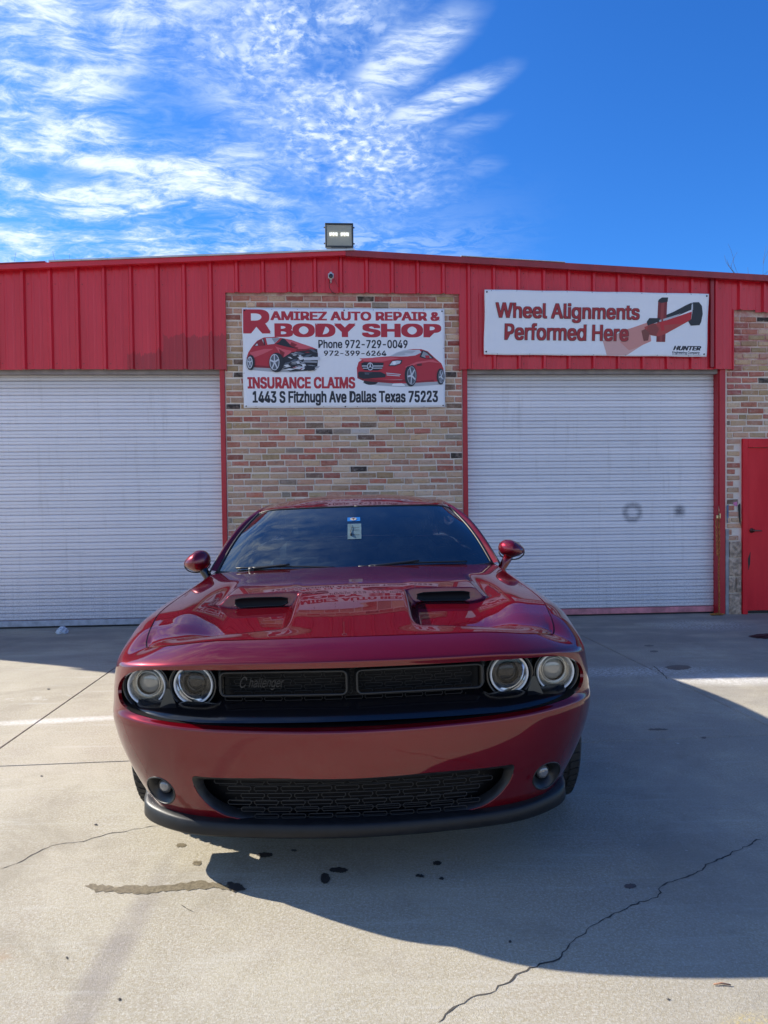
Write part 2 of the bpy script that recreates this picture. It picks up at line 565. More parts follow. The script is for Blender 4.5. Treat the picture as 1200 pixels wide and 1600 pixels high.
# ---- painted steel siding
def red_steel(name, c1, c2, rough=0.3):
    m, k, b = new_mat(name)
    geo = k.n('ShaderNodeTexCoord').outputs['Object']
    n1 = k.noise(k.mapping(geo, scale=(3, 3, 0.5)), 1.2, 7, 0.65)
    n2 = k.noise(geo, 40, 4, 0.7)
    c = k.mix(k.ss(n1, 0.3, 0.7), c1, c2)
    c = k.mix(k.ss(n2, 0.70, 0.76, 0, 0.5), c, (0.12, 0.02, 0.02))
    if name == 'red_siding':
        # darker stepped patch: reflection of things opposite, painted into the red
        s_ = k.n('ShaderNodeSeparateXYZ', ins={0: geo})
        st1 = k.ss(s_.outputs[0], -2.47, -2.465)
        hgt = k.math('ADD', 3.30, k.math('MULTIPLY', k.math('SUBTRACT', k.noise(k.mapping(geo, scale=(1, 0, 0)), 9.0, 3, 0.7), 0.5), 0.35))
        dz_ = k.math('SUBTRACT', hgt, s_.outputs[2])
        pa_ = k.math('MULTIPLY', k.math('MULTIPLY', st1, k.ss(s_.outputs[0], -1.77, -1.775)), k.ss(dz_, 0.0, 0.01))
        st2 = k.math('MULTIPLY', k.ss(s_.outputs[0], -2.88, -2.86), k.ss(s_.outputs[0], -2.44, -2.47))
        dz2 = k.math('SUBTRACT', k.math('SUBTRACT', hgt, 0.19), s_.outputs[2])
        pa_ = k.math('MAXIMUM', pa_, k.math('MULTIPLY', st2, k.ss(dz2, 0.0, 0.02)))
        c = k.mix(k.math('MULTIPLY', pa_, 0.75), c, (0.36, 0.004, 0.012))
    k.t.links.new(c, b.inputs['Base Color'])
    k.t.links.new(k.ss(n1, 0.3, 0.7, rough, rough * 1.35), b.inputs['Roughness'])
    b.inputs['Coat Weight'].default_value = 0.08 if 'door' in name else 0.22
    b.inputs['Coat Roughness'].default_value = 0.12
    nb = k.noise(k.mapping(geo, scale=(1, 1, 0.25)), 3.0, 3, 0.5)
    bp = k.n('ShaderNodeBump', ins={'Strength': 0.5, 'Distance': 0.006, 'Height': nb})
    k.t.links.new(bp.outputs[0], b.inputs['Normal'])
    return m


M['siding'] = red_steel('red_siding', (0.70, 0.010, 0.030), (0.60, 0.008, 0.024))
M['siding_dark'] = red_steel('dark_red_trim', (0.34, 0.008, 0.016), (0.25, 0.007, 0.012))
M['post'] = red_steel('red_post_paint', (0.52, 0.010, 0.022), (0.42, 0.009, 0.018), 0.45)
M['door_red'] = red_steel('red_door_paint', (0.78, 0.003, 0.016), (0.64, 0.003, 0.013), 0.55)
M['galv'] = simple('galvanised_edge', (0.55, 0.57, 0.56), 0.4, metal=0.4, var=0.2, vscale=5)
M['header'] = simple('weathered_header', (0.30, 0.26, 0.245), 0.6, var=0.2, vscale=6)


def slat_mat():
    m, k, b = new_mat('shutter_paint')
    geo = k.n('ShaderNodeTexCoord').outputs['Object']
    info = k.n('ShaderNodeObjectInfo')
    n1 = k.noise(k.mapping(geo, scale=(0.5, 1, 3)), 1.5, 7, 0.65)
    n2 = k.noise(geo, 55, 5, 0.7)
    c = k.mix(k.ss(n1, 0.3, 0.7), (0.86, 0.83, 0.86), (0.79, 0.77, 0.81))
    gp = k.n('ShaderNodeNewGeometry').outputs['Position']
    z = k.n('ShaderNodeSeparateXYZ', ins={0: gp}).outputs[2]
    # splashed dirt low down, with speckle
    low = k.ss(z, 0.85, 0.15)
    c = k.mix(k.math('MULTIPLY', low, k.ss(n2, 0.42, 0.62, 0.1, 0.55)), c, (0.40, 0.41, 0.44))
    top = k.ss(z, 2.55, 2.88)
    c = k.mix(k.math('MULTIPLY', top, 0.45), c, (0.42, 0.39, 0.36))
    c = k.mix(k.math('MULTIPLY', info.outputs['Random'], 0.20), c, (0.50, 0.50, 0.54))
    stv = k.ss(k.noise(k.mapping(gp, scale=(6, 1, 0.45)), 2.2, 7, 0.7), 0.52, 0.74, 0, 0.30)
    c = k.mix(stv, c, (0.45, 0.42, 0.42))
    edge_ = k.ss(k.noise(k.mapping(gp, scale=(0.4, 1, 2.5)), 3.0, 8, 0.7), 0.56, 0.72, 0, 0.28)
    c = k.mix(edge_, c, (0.42, 0.42, 0.46))

    def smudge(x, zc, r0, ring):
        q = k.n('ShaderNodeVectorMath', operation='SUBTRACT', ins={0: gp, 1: (x, 0, zc)}).outputs[0]
        q = k.n('ShaderNodeVectorMath', operation='MULTIPLY', ins={0: q, 1: (1, 0, 1)}).outputs[0]
        ln = k.n('ShaderNodeVectorMath', operation='LENGTH', ins={0: q}).outputs['Value']
        ln = k.math('ADD', ln, k.math('MULTIPLY', k.math('SUBTRACT', k.noise(gp, 12, 4, 0.7), 0.5), 0.06))
        if ring:
            return k.ss(k.math('ABSOLUTE', k.math('SUBTRACT', ln, r0)), 0.06, 0.0, 0.0, 0.62)
        return k.ss(ln, r0 * 1.1, 0.0, 0.0, 1.0)
    sm_ = k.math('MAXIMUM', smudge(2.98, 1.23, 0.09, True), smudge(3.555, 1.24, 0.10, False))
    sm_ = k.math('MULTIPLY', sm_, k.ss(n2, 0.3, 0.6, 0.6, 1.0))
    c = k.mix(sm_, c, (0.13, 0.13, 0.17))
    sc_ = k.ss(k.noise(k.mapping(geo, scale=(1, 1, 1.5)), 8, 3, 0.4, 2.0), 0.745, 0.76, 0, 0.5)
    c = k.mix(sc_, c, (0.35, 0.33, 0.35))
    k.t.links.new(c, b.inputs['Base Color'])
    b.inputs['Roughness'].default_value = 0.38
    b.inputs['Metallic'].default_value = 0.1
    nb = k.noise(k.mapping(geo, scale=(1, 1, 2)), 4.0, 3, 0.5)
    bp = k.n('ShaderNodeBump', ins={'Strength': 0.4, 'Distance': 0.004, 'Height': nb})
    k.t.links.new(bp.outputs[0], b.inputs['Normal'])
    return m


M['slat'] = slat_mat()
M['bar_grey'] = simple('door_bottom_bar', (0.42, 0.44, 0.48), 0.5, var=0.2, vscale=14)
M['bar_pink'] = simple('faded_red_bar', (0.62, 0.22, 0.25), 0.5, var=0.3, vscale=6)


def brick_mat(joined=False):
    m, k, b = new_mat('old_brick')
    info = k.n('ShaderNodeObjectInfo')
    geo = k.n('ShaderNodeNewGeometry').outputs['Position']
    att = k.n('ShaderNodeAttribute', attribute_name='tint')
    c = att.outputs['Color'] if joined else info.outputs['Color']
    n1 = k.noise(geo, 16, 7, 0.7)
    n2 = k.noise(geo, 90, 5, 0.75)
    n0 = k.noise(geo, 34, 6, 0.7)
    c = k.mix(k.ss(n1, 0.42, 0.68, 0.0, 0.34), c, (0.64, 0.46, 0.37))
    c = k.mix(k.ss(n0, 0.52, 0.72, 0.0, 0.55), c, (0.15, 0.095, 0.08))
    c = k.mix(k.ss(n2, 0.56, 0.76, 0.0, 0.55), c, (0.10, 0.06, 0.05))
    c = k.mix(k.ss(k.noise(geo, 26, 5, 0.7), 0.58, 0.7, 0, 0.5), c, (0.62, 0.57, 0.52))
    k.t.links.new(c, b.inputs['Base Color'])
    b.inputs['Roughness'].default_value = 0.9
    b.inputs['Specular IOR Level'].default_value = 0.25
    h = k.math('ADD', n1, k.math('MULTIPLY', n2, 0.8))
    bp = k.n('ShaderNodeBump', ins={'Strength': 0.9, 'Distance': 0.008, 'Height': h})
    k.t.links.new(bp.outputs[0], b.inputs['Normal'])
    return m


M['brick'] = brick_mat()
M['brick_joined'] = brick_mat(True)


def mortar_mat():
    m, k, b = new_mat('mortar')
    geo = k.n('ShaderNodeTexCoord').outputs['Object']
    n1 = k.noise(geo, 5, 7, 0.7)
    n2 = k.noise(geo, 60, 5, 0.75)
    c = k.mix(k.ss(n1, 0.3, 0.7), (0.72, 0.61, 0.51), (0.86, 0.76, 0.66))
    c = k.mix(k.ss(n2, 0.55, 0.75, 0, 0.4), c, (0.26, 0.22, 0.20))
    # red overspray next to the painted steel
    s = k.n('ShaderNodeSeparateXYZ', ins={0: geo})
    e1 = k.ss(s.outputs[2], 3.66, 3.78)
    e2 = k.math('MULTIPLY', k.ss(s.outputs[0], 0.76, 0.90), k.ss(s.outputs[2], 2.85, 3.0))
    e3 = k.ss(k.math('ABSOLUTE', k.math('SUBTRACT', s.outputs[0], 4.15)), 0.10, 0.02)
    e3 = k.math('MULTIPLY', e3, k.ss(s.outputs[2], 2.55, 2.95))
    e = k.math('MAXIMUM', k.math('MAXIMUM', e1, e2), e3)
    e = k.math('MULTIPLY', e, k.ss(n1, 0.35, 0.6))
    c = k.mix(k.math('MULTIPLY', e, 0.75), c, (0.42, 0.08, 0.09))
    k.t.links.new(c, b.inputs['Base Color'])
    b.inputs['Roughness'].default_value = 0.95
    bp = k.n('ShaderNodeBump', ins={'Strength': 0.9, 'Distance': 0.006, 'Height': n2})
    k.t.links.new(bp.outputs[0], b.inputs['Normal'])
    return m


M['mortar'] = mortar_mat()
M['stone'] = simple('split_face_stone', (0.46, 0.34, 0.25), 0.9, var=0.45, vscale=22, bump=0.02, bscale=24)
M['old_cement'] = simple('grey_cement', (0.33, 0.33, 0.33), 0.85, var=0.25, vscale=10, bump=0.004, bscale=40)


def vinyl_mat():
    m, k, b = new_mat('banner_vinyl')
    geo = k.n('ShaderNodeTexCoord').outputs['Object']
    n = k.noise(geo, 1.5, 6, 0.6)
    c = k.mix(k.ss(n, 0.3, 0.7), (0.90, 0.89, 0.91), (0.85, 0.85, 0.88))
    k.t.links.new(c, b.inputs['Base Color'])
    b.inputs['Roughness'].default_value = 0.42
    nb = k.noise(k.mapping(geo, scale=(1, 1, 1)), 3.2, 4, 0.55, 1.5)
    bp = k.n('ShaderNodeBump', ins={'Strength': 0.6, 'Distance': 0.02, 'Height': nb})
    k.t.links.new(bp.outputs[0], b.inputs['Normal'])
    return m


M['vinyl'] = vinyl_mat()
PRINT = {}


def ink(c):
    key = tuple(round(x, 3) for x in c)
    if key not in PRINT:
        PRINT[key] = simple('banner_print', c, 0.42)
    return PRINT[key]


# ------------------------------------------------------------------ ground
SL = 0.0646
WROT = atan(SL)
P0 = Vector((0, 8.63, 0))


def w2(s, y, z=0.0):
    """wall-local to world"""
    return Vector((s * cos(WROT) - y * sin(WROT), P0.y + s * sin(WROT) + y * cos(WROT), z))


g = MB()
g.add([(-600, -600, -0.16), (600, -600, -0.16), (600, 900, -0.16), (-600, 900, -0.16)], [(0, 1, 2, 3)])
gr = g.build('ground', M['asphalt'])
gr['kind'] = 'structure'

pave = bpy.data.objects.new('pavement', None)
col.objects.link(pave)
pave['kind'] = 'structure'
MB().box(-16, 16, -12, 20, -0.15, -0.035).build('joint_bed', M['joint'], pave)
xs = [-15.2, -11.0, -6.8, -2.36, 2.28, 6.8, 11.0, 15.2]


def slab_top(i, frac):
    return xs[i]


rowlines = [(-11.0, 0.0), (-4.6, 0.03), (-0.2, 0.06), (4.30, 0.085), (8.66, 0.0646)]
rows_y = [-11.0, -4.6, -0.2, 4.30, 8.66, 18.0]
rows_s = [0.06, 0.06, 0.07, 0.085, 0.0646, 0.0646]


def xline(i, y):
    x = xs[i]
    if i == 4:
        return 2.42 - (y - 4.6) * 0.125 * (1 if y > 0 else 0.3)
    if i == 3:
        return -2.31 - (y - 4.4) * 0.026
    return x - 0.05 * (y - 4.4)


gapw = 0.0035
for r in range(5):
    for c_ in range(7):
        pts = []
        for (ci_, ri, sx_, sy_) in ((c_, r, 1, 1), (c_ + 1, r, -1, 1), (c_ + 1, r + 1, -1, -1), (c_, r + 1, 1, -1)):
            y = rows_y[ri]
            for _ in range(3):
                x = xline(ci_, y)
                y = rows_y[ri] + rows_s[ri] * x
            pts.append((x + sx_ * gapw, y + sy_ * gapw))
        b = MB()
        e = 0.004
        cxm = sum(p[0] for p in pts) / 4
        cym = sum(p[1] for p in pts) / 4
        top = [(p[0] + e * np.sign(cxm - p[0]), p[1] + e * np.sign(cym - p[1]), 0.0) for p in pts]
        sh = [(p[0], p[1], -0.005) for p in pts]
        lo = [(p[0], p[1], -0.10) for p in pts]
        b.add(top + sh + lo, [(0, 1, 2, 3)] + [(4 + k, 4 + (k + 1) % 4, (k + 1) % 4, k) for k in range(4)]
              + [(8 + k, 8 + (k + 1) % 4, 4 + (k + 1) % 4, 4 + k) for k in range(4)])
        so = b.build('concrete_slab', M['concrete'], pave)


# pixel of the photograph -> point on the ground (used only to lay out marks on the slabs)
def pg(px, py):
    R = 0.0112
    x2, y2 = px - 600, py - 800
    x = x2 * cos(R) - y2 * sin(R)
    y = x2 * sin(R) + y2 * cos(R)
    d = Vector((x, F_PX * cos(PITCH) - y * sin(PITCH), -F_PX * sin(PITCH) - y * cos(PITCH)))
    t = -1.5 / d.z
    return Vector((d.x * t, d.y * t, 0))


def crack(pts, w0=0.0035, jag=0.012, name='crack'):
    P = [pg(*p) for p in pts]
    fine = []
    for a, b_ in zip(P[:-1], P[1:]):
        L = (b_ - a).length
        n_ = max(2, int(L / 0.018))
        nrm = Vector((-(b_ - a).y, (b_ - a).x, 0)).normalized()
        off = 0
        for i in range(n_):
            off = off * 0.7 + random.uniform(-1, 1) * jag * 0.5
            fine.append(a.lerp(b_, i / n_) + nrm * off)
    fine.append(P[-1])
    b = MB()
    vs = []
    for i, p in enumerate(fine):
        d = (fine[min(i + 1, len(fine) - 1)] - fine[max(i - 1, 0)]).normalized()
        nn = Vector((-d.y, d.x, 0))
        w = w0 * random.uniform(0.35, 1.5) * (0.2 if i in (0, len(fine) - 1) else 1)
        vs += [p + nn * w + Vector((0, 0, 0.0012)), p - nn * w + Vector((0, 0, 0.0012))]
    b.add(vs, [(2 * i, 2 * i + 1, 2 * i + 3, 2 * i + 2) for i in range(len(fine) - 1)])
    return b.build(name, M['crack'], pave)


crack([(683, 1598), (700, 1578), (735, 1556), (780, 1542), (815, 1520), (845, 1508), (870, 1498), (895, 1470), (915, 1452), (945, 1435),
       (985, 1418), (1025, 1402), (1030, 1390), (1045, 1380), (1085, 1368), (1110, 1350), (1140, 1332), (1190, 1312)], 0.0027, 0.016)
crack([(0, 1358), (45, 1340), (80, 1322), (130, 1315), (175, 1302), (210, 1296), (248, 1291)], 0.0022, 0.012)
crack([(282, 1414), (292, 1420), (304, 1426)], 0.0015, 0.005)
crack([(1020, 1040), (1036, 1054), (1044, 1062)], 0.004, 0.01)


def stain(outline, mat, name='stain', jit=0.006, z=0.0016):
    P = [pg(*p) for p in outline]
    ring = []
    n_ = len(P)
    for i in range(n_):
        a, b_ = P[i], P[(i + 1) % n_]
        for k in range(5):
            q = a.lerp(b_, k / 5)
            ring.append(q + Vector((random.uniform(-jit, jit), random.uniform(-jit, jit) * 1.5, 0)))
    c = sum(ring, Vector()) / len(ring)
    b = MB()
    vs = [(p.x, p.y, z) for p in ring]
    b.add(vs, [tuple(range(len(vs)))])
    me = b.mesh(name)
    bm = bmesh.new()
    bm.from_mesh(me)
    bmesh.ops.triangulate(bm, faces=bm.faces[:])
    bm.to_mesh(me)
    bm.free()
    return link(name, me, mat, pave)


stain([(135, 1384), (150, 1382), (175, 1386), (210, 1385), (240, 1384), (265, 1382), (290, 1379), (315, 1377), (340, 1380), (352, 1384),
       (375, 1382), (380, 1390), (366, 1394), (352, 1391), (330, 1388), (300, 1391), (270, 1391), (240, 1396), (215, 1396), (190, 1395), (150, 1394)], M['wet'])
stain([(354, 1379), (376, 1381), (384, 1390), (368, 1394), (356, 1389)], M['oil'], z=0.003)


def drop(px, py, w, h, mat):
    stain([(px + w / 2 * cos(a), py + h / 2 * sin(a)) for a in [k * pi / 4 for k in range(8)]], mat, jit=0.003)


for a in ((283, 1321, 16, 6), (308, 1349, 15, 7)):
    drop(*a, M['wet'])
for a in ((414, 1336, 26, 8), (459, 1329, 10, 4), (508, 1373, 16, 18), (529, 1360, 30, 9), (683, 1349, 14, 7), (656, 1369, 14, 5), (690, 1373, 8, 4),
          (985, 1385, 20, 8), (797, 1472, 5, 4), (1060, 1043, 42, 8), (1014, 1009, 16, 3), (1022, 1018, 14, 3), (1028, 1140, 34, 3), (1100, 1153, 8, 3),
          (105, 1497, 3, 3), (187, 1562, 5, 4), (76, 1077, 5, 2), (150, 1289, 5, 3), (1045, 1562, 4, 2), (65, 1213, 4, 2)):
    drop(*a, M['oil'])
twig = MB()
pa, pb = pg(1115, 1540), pg(1142, 1541)
twig.tube([pa + Vector((0, 0, 0.004)), pa.lerp(pb, 0.5) + Vector((0, 0.004, 0.006)), pb + Vector((0, 0, 0.004))], [0.002, 0.003, 0.002], 6)
tag(twig.build('twig', simple('dry_twig', (0.30, 0.16, 0.10), 0.8)), 'short dry brown twig lying on the concrete at the shadow edge', 'twig')

# ------------------------------------------------------------------ building
bld = thing('repair_shop_building', 'red metal sided repair shop with brick panels and two roll-up doors', 'building', P0, WROT)
S0, S1 = -7.0, 6.9
PEAK_S, PEAK_Z, RAKE = -0.409, 4.235, 0.0500


def zr(s):
    return PEAK_Z - abs(s - PEAK_S) * RAKE


# mortar backing walls -----------------------------------------------------
def mortar_wall(s0, s1, z0, z1, y0=0.0, y1=0.2):
    return MB().box(s0, s1, y0, y1, z0, z1).build('brick_wall', M['mortar'], bld)


BR_T, COURSE = 0.0, 0.0722
brick_meshes = []
for kk in range(10):
    # rounded, slightly irregular brick: unit size in x and z, face towards -y
    vs = []
    j = lambda s_: random.uniform(-s_, s_)
    e = 0.006
    L, H = 0.5, 0.5
    back = [(-L, 0.03, -H), (L, 0.03, -H), (L, 0.03, H), (-L, 0.03, H)]
    mid = [(-L + j(.03), 0.0, -H + j(.10)), (L + j(.012), 0.0, -H + j(.05)), (L + j(.012), 0.0, H + j(.05)), (-L + j(.012), 0.0, H + j(.05))]
    fr = [(-L + .03 + j(.01), -.012 + j(.004), -H + .11 + j(.04)), (L - .03 + j(.01), -.009 + j(.003), -H + .11 + j(.04)),
          (L - .03 + j(.01), -.009 + j(.003), H - .11 + j(.04)), (-L + .03 + j(.01), -.009 + j(.003), H - .11 + j(.04))]
    cmid = [(0 + j(.1), -.011 + j(.002), 0 + j(.1))]
    vs = back + mid + fr + cmid
    fs = []
    for k in range(4):
        l = (k + 1) % 4
        fs += [(k, l, 4 + l, 4 + k), (4 + k, 4 + l, 8 + l, 8 + k), (8 + k, 8 + l, 12)]
    me = bpy.data.meshes.new('brick')
    me.from_pydata(vs, [], fs)
    me.update()
    me.materials.append(M['brick'])
    brick_meshes.append(me)

BC = [((0.66, 0.46, 0.33), 6), ((0.63, 0.39, 0.29), 6), ((0.60, 0.32, 0.25), 7), ((0.56, 0.21, 0.16), 4.8), ((0.73, 0.54, 0.41), 5), ((0.44, 0.15, 0.115), 2.4),
      ((0.52, 0.36, 0.22), 3), ((0.60, 0.46, 0.30), 1.6), ((0.055, 0.050, 0.050), 1.3), ((0.22, 0.15, 0.12), 1.0), ((0.33, 0.28, 0.24), 0.3), ((0.80, 0.78, 0.78), 0.06)]
bc_c = [c for c, w in BC]
bc_w = [w for c, w in BC]


def brick_color(s, z, edge):
    c = random.choices(bc_c, bc_w)[0]
    if edge and random.random() < 0.55:
        c = tuple(0.35 * a + 0.65 * b_ for a, b_ in zip(c, (0.42, 0.07, 0.08)))
    f_ = random.uniform(0.70, 1.0)
    return tuple(min(1, x * f_ * w_ * random.uniform(0.95, 1.05)) for x, w_ in zip(c, (1.08, 1.0, 0.88)))


bricks = []      # (wall key, s0, s1, z)


def lay(key, s0fn, s1fn, z0, z1, hole=None):
    n_ = int((z1 - z0) / COURSE)
    pitch = 0.2045
    for r in range(n_):
        z = z0 + (r + 0.5) * COURSE
        a, b_ = s0fn(z), s1fn(z)
        x = a - random.uniform(0, 0.06) - (pitch / 2 if r % 2 else 0)
        while x < b_:
            L = pitch if random.random() > 0.07 else pitch / 2
            L += random.uniform(-0.006, 0.006)
            xa, xb = max(x, a), min(x + L, b_)
            x += L
            if xb - xa < 0.035:
                continue
            if hole and hole(0.5 * (xa + xb), z):
                continue
            bricks.append([key, xa + 0.006, xb - 0.006, z])


wall_c = mortar_wall(-1.795, 0.927, 0, 3.80)
wall_r = mortar_wall(4.078, S1, 0, 3.62)
# opening for the walk-through door is filled by its own frame, so the wall right of it is set back by courses
lay('c', lambda z: -1.79, lambda z: 0.925, 0.01, 3.80)
lay('r', lambda z: 4.10 if z > 0.9 else 4.28, lambda z: S1 - 0.02, 0.01, 3.60, hole=lambda s, z: (4.27 < s < 5.42 and z < 2.12) or (s < 4.3 and z < 0.88))


def shown(b_):
    k_, a, c_, z = b_
    m = (a + c_) / 2
    if k_ == 'c':
        if -1.56 < m < 0.70 and 2.50 < z < 3.60:
            return 0
        return 2 if z > 1.28 else 0
    if m > 4.75:
        return 0
    return 3


bricks.sort(key=lambda b_: -shown(b_))
single = [b_ for b_ in bricks if shown(b_)][:300]
rest = bricks[len(single):]
for key, a, c_, z in single:
    par = wall_c if key == 'c' else wall_r
    o = bpy.data.objects.new('brick', random.choice(brick_meshes))
    col.objects.link(o)
    o.parent = par
    o.location = ((a + c_) / 2, random.uniform(-0.003, 0.002), z + random.uniform(-0.002, 0.002))
    o.scale = (c_ - a, random.uniform(0.8, 1.3), (COURSE - 0.015) * random.uniform(0.93, 1.05))
    o.rotation_euler = (0, random.uniform(-0.012, 0.012), 0)
    edge = (key == 'c' and (z > 3.68 or (a > 0.70 and z > 2.9))) or (key == 'r' and a < 4.2 and z > 2.5)
    o.color = (*brick_color(a, z, edge), 1)
for key, par in (('c', wall_c), ('r', wall_r)):
    mb = MB()
    cols = []
    for k_, a, c_, z in [b_ for b_ in rest if b_[0] == key]:
        src = random.choice(brick_meshes)
        L_, H_ = c_ - a, (COURSE - 0.015) * random.uniform(0.93, 1.05)
        oy = random.uniform(-0.003, 0.002)
        ca, sa = 1, random.uniform(-0.01, 0.01)
        vs = [((a + c_) / 2 + v.co.x * L_, oy + v.co.y, z + v.co.z * H_ + v.co.x * L_ * sa) for v in src.vertices]
        mb.add(vs, [tuple(p.vertices) for p in src.polygons])
        edge = (key == 'c' and (z > 3.68 or (a > 0.70 and z > 2.9))) or (key == 'r' and a < 4.2 and z > 2.5)
        cc = brick_color(a, z, edge)
        cols += [(*cc, 1.0)] * len(vs)
    me = mb.mesh('brick')
    at = me.attributes.new('tint', 'FLOAT_COLOR', 'POINT')
    at.data.foreach_set('color', [x for c_ in cols for x in c_])
    o = link('brick', me, M['brick_joined'], par)
    o['kind'] = 'stuff'

# stone blocks low at the right-hand jamb
for (a, b_, z0, z1) in ((4.125, 4.272, 0.0, 0.245), (4.125, 4.195, 0.265, 0.44), (4.212, 4.272, 0.265, 0.44), (4.125, 4.272, 0.46, 0.665), (4.13, 4.272, 0.685, 0.87)):
    bm = bmesh.new()
    bmesh.ops.create_cube(bm, size=1)
    bmesh.ops.subdivide_edges(bm, edges=bm.edges[:], cuts=3, use_grid_fill=True)
    for v in bm.verts:
        d = random.uniform(-0.012, 0.004) if v.co.y < -0.4 and abs(v.co.x) < 0.45 and abs(v.co.z) < 0.45 else 0.008
        v.co = ((a + b_) / 2 + v.co.x * (b_ - a), 0.02 + v.co.y * 0.1 + d, (z0 + z1) / 2 + v.co.z * (z1 - z0))
    me = bpy.data.meshes.new('stone_block')
    bm.to_mesh(me)
    bm.free()
    link('stone_block', me, M['stone'], wall_r)
MB().box(4.082, 4.122, -0.015, 0.05, 0.0, 1.02).build('cement_patch', M['old_cement'], wall_r)

# siding ----------------------------------------------------------------
siding = MB().box(S0 + 0.02, S1 - 0.02, 0.03, 0.06, 3.80, 3.86).build('siding_rail', M['header'], bld)
siding.name = 'siding'
SY = -0.045
STEPS = [(S0, -1.775, 2.917), (-1.775, 0.897, 3.782), (0.897, 4.158, 2.917), (4.158, 4.42, 3.612), (4.42, S1, 3.585)]


def bottom(s, side):
    for a, b_, z in STEPS:
        if (a < s < b_) or (side > 0 and abs(s - a) < 1e-6) or (side < 0 and abs(s - b_) < 1e-6):
            return z
    return 2.917


RP = 0.2935
ribs0 = -3.975 - 0.012


def rib_profile(s):
    """depth of the sheet at position s (negative = proud)"""
    t = (s - ribs0 + 0.03) % RP
    # major rib 0..0.06
    pts = [(0, 0), (0.016, -0.034), (0.042, -0.034), (0.058, 0), (0.115, 0), (0.123, -0.0035), (0.141, -0.0035), (0.149, 0),
           (0.200, 0), (0.208, -0.0035), (0.226, -0.0035), (0.234, 0), (RP, 0)]
    for (a, ya), (b_, yb) in zip(pts[:-1], pts[1:]):
        if a <= t <= b_:
            return ya + (yb - ya) * (t - a) / (b_ - a)
    return 0


offs = [0, 0.016, 0.042, 0.058, 0.115, 0.123, 0.141, 0.149, 0.200, 0.208, 0.226, 0.234]
k0 = int((S0 - ribs0) / RP) - 2
allp = sorted({round(ribs0 - 0.03 + k * RP + o_, 5) for k in range(k0, k0 + 52) for o_ in offs} | {st[0] for st in STEPS} | {S1})
allp = [s for s in allp if S0 <= s <= S1]
panel_start = ribs0 - 0.03 + k0 * RP
pi_ = 0
while panel_start < S1:
    pe = panel_start + 3 * RP
    a0, a1 = max(panel_start, S0), min(pe + 0.058, S1)
    if a1 - a0 > 0.05 and a1 > S0:
        ss = [s for s in allp if a0 - 1e-6 <= s <= a1 + 1e-6]
        b = MB()
        lift = -0.0012 * (pi_ % 2)
        dz = random.uniform(-0.004, 0.004)
        for sa, sb in zip(ss[:-1], ss[1:]):
            ya, yb = SY + rib_profile(sa + 1e-6) + lift, SY + rib_profile(sb - 1e-6) + lift
            ba, bb = bottom(sa, 1) + dz, bottom(sb, -1) + dz
            ta, tb = zr(sa) - 0.035, zr(sb) - 0.035
            nz_ = 6
            vs = []
            for q in range(nz_ + 1):
                vs += [(sa, ya, ba + (ta - ba) * q / nz_), (sb, yb, bb + (tb - bb) * q / nz_)]
            vs += [(sa, ya + 0.02, ba), (sb, yb + 0.02, bb)]
            fs = [(2 * q, 2 * q + 1, 2 * q + 3, 2 * q + 2) for q in range(nz_)]
            b.add(vs, fs + [(len(vs) - 2, len(vs) - 1, 1, 0)])
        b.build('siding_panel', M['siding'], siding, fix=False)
    panel_start = pe
    pi_ += 1

# J-trims at the edges of siding steps
b = MB()
b.box(-1.779, -1.771, SY - 0.004, 0.0, 2.90, 3.79)
b.box(0.893, 0.901, SY - 0.004, 0.0, 2.90, 3.79)
b.box(4.150, 4.160, SY - 0.012, 0.0, 2.91, 3.62)
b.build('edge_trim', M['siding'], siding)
b = MB()
b.bbox(3.862, 3.905, SY - 0.042, SY - 0.004, 2.93, zr(3.87) - 0.05, 0.006)
b.build('lap_trim', M['siding_dark'], siding)
# screws on ribs
b = MB()
for k in range(48):
    s = ribs0 - 0.03 + (k0 + k) * RP + 0.085
    for z in (2.98, 3.86, 4.02):
        if S0 < s < S1 and z < zr(s) - 0.08 and z > bottom(s, 1) + 0.03:
            b.lathe([(0.006, 0.0), (0.006, 0.004), (0.0, 0.005)], (s, SY, z), n=6, smooth=False)
b.build('screw_heads', M['siding_dark'], siding)

# rake trim and roof ------------------------------------------------------
def rake(name, s0, s1, zt, zb, y0, y1, mat, parent):
    vs = []
    for s in (s0, s1):
        z = zr(s)
        vs += [(s, y0, z + zt), (s, y1, z + zt), (s, y1, z + zb), (s, y0, z + zb)]
    return MB().add(vs, [(0, 1, 2, 3), (4, 7, 6, 5), (0, 4, 5, 1), (1, 5, 6, 2), (2, 6, 7, 3), (3, 7, 4, 0)]).build(name, mat, parent)


roof = bpy.data.meshes.new('roof')
b = MB()
DEP = 13.0
for s0, s1 in ((S0 - 0.15, PEAK_S), (PEAK_S, S1 + 0.15)):
    z0, z1 = zr(s0), zr(s1)
    b.add([(s0, -0.10, z0 + 0.001), (s1, -0.10, z1 + 0.001), (s1, DEP, z1 + 0.001), (s0, DEP, z0 + 0.001),
           (s0, -0.10, z0 - 0.03), (s1, -0.10, z1 - 0.03), (s1, DEP, z1 - 0.03), (s0, DEP, z0 - 0.03)],
          [(0, 1, 2, 3), (4, 7, 6, 5), (0, 4, 5, 1), (2, 6, 7, 3), (1, 5, 6, 2), (3, 7, 4, 0)])
ro = b.build('roof', M['galv'], bld)
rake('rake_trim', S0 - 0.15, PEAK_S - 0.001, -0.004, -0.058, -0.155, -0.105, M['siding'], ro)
rake('rake_trim', PEAK_S + 0.001, S1 + 0.15, 0.004, -0.066, -0.155, -0.105, M['siding_dark'], ro)
rake('roof_edge', -3.66, PEAK_S + 0.10, 0.016, -0.002, -0.175, -0.09, M['galv'], ro)
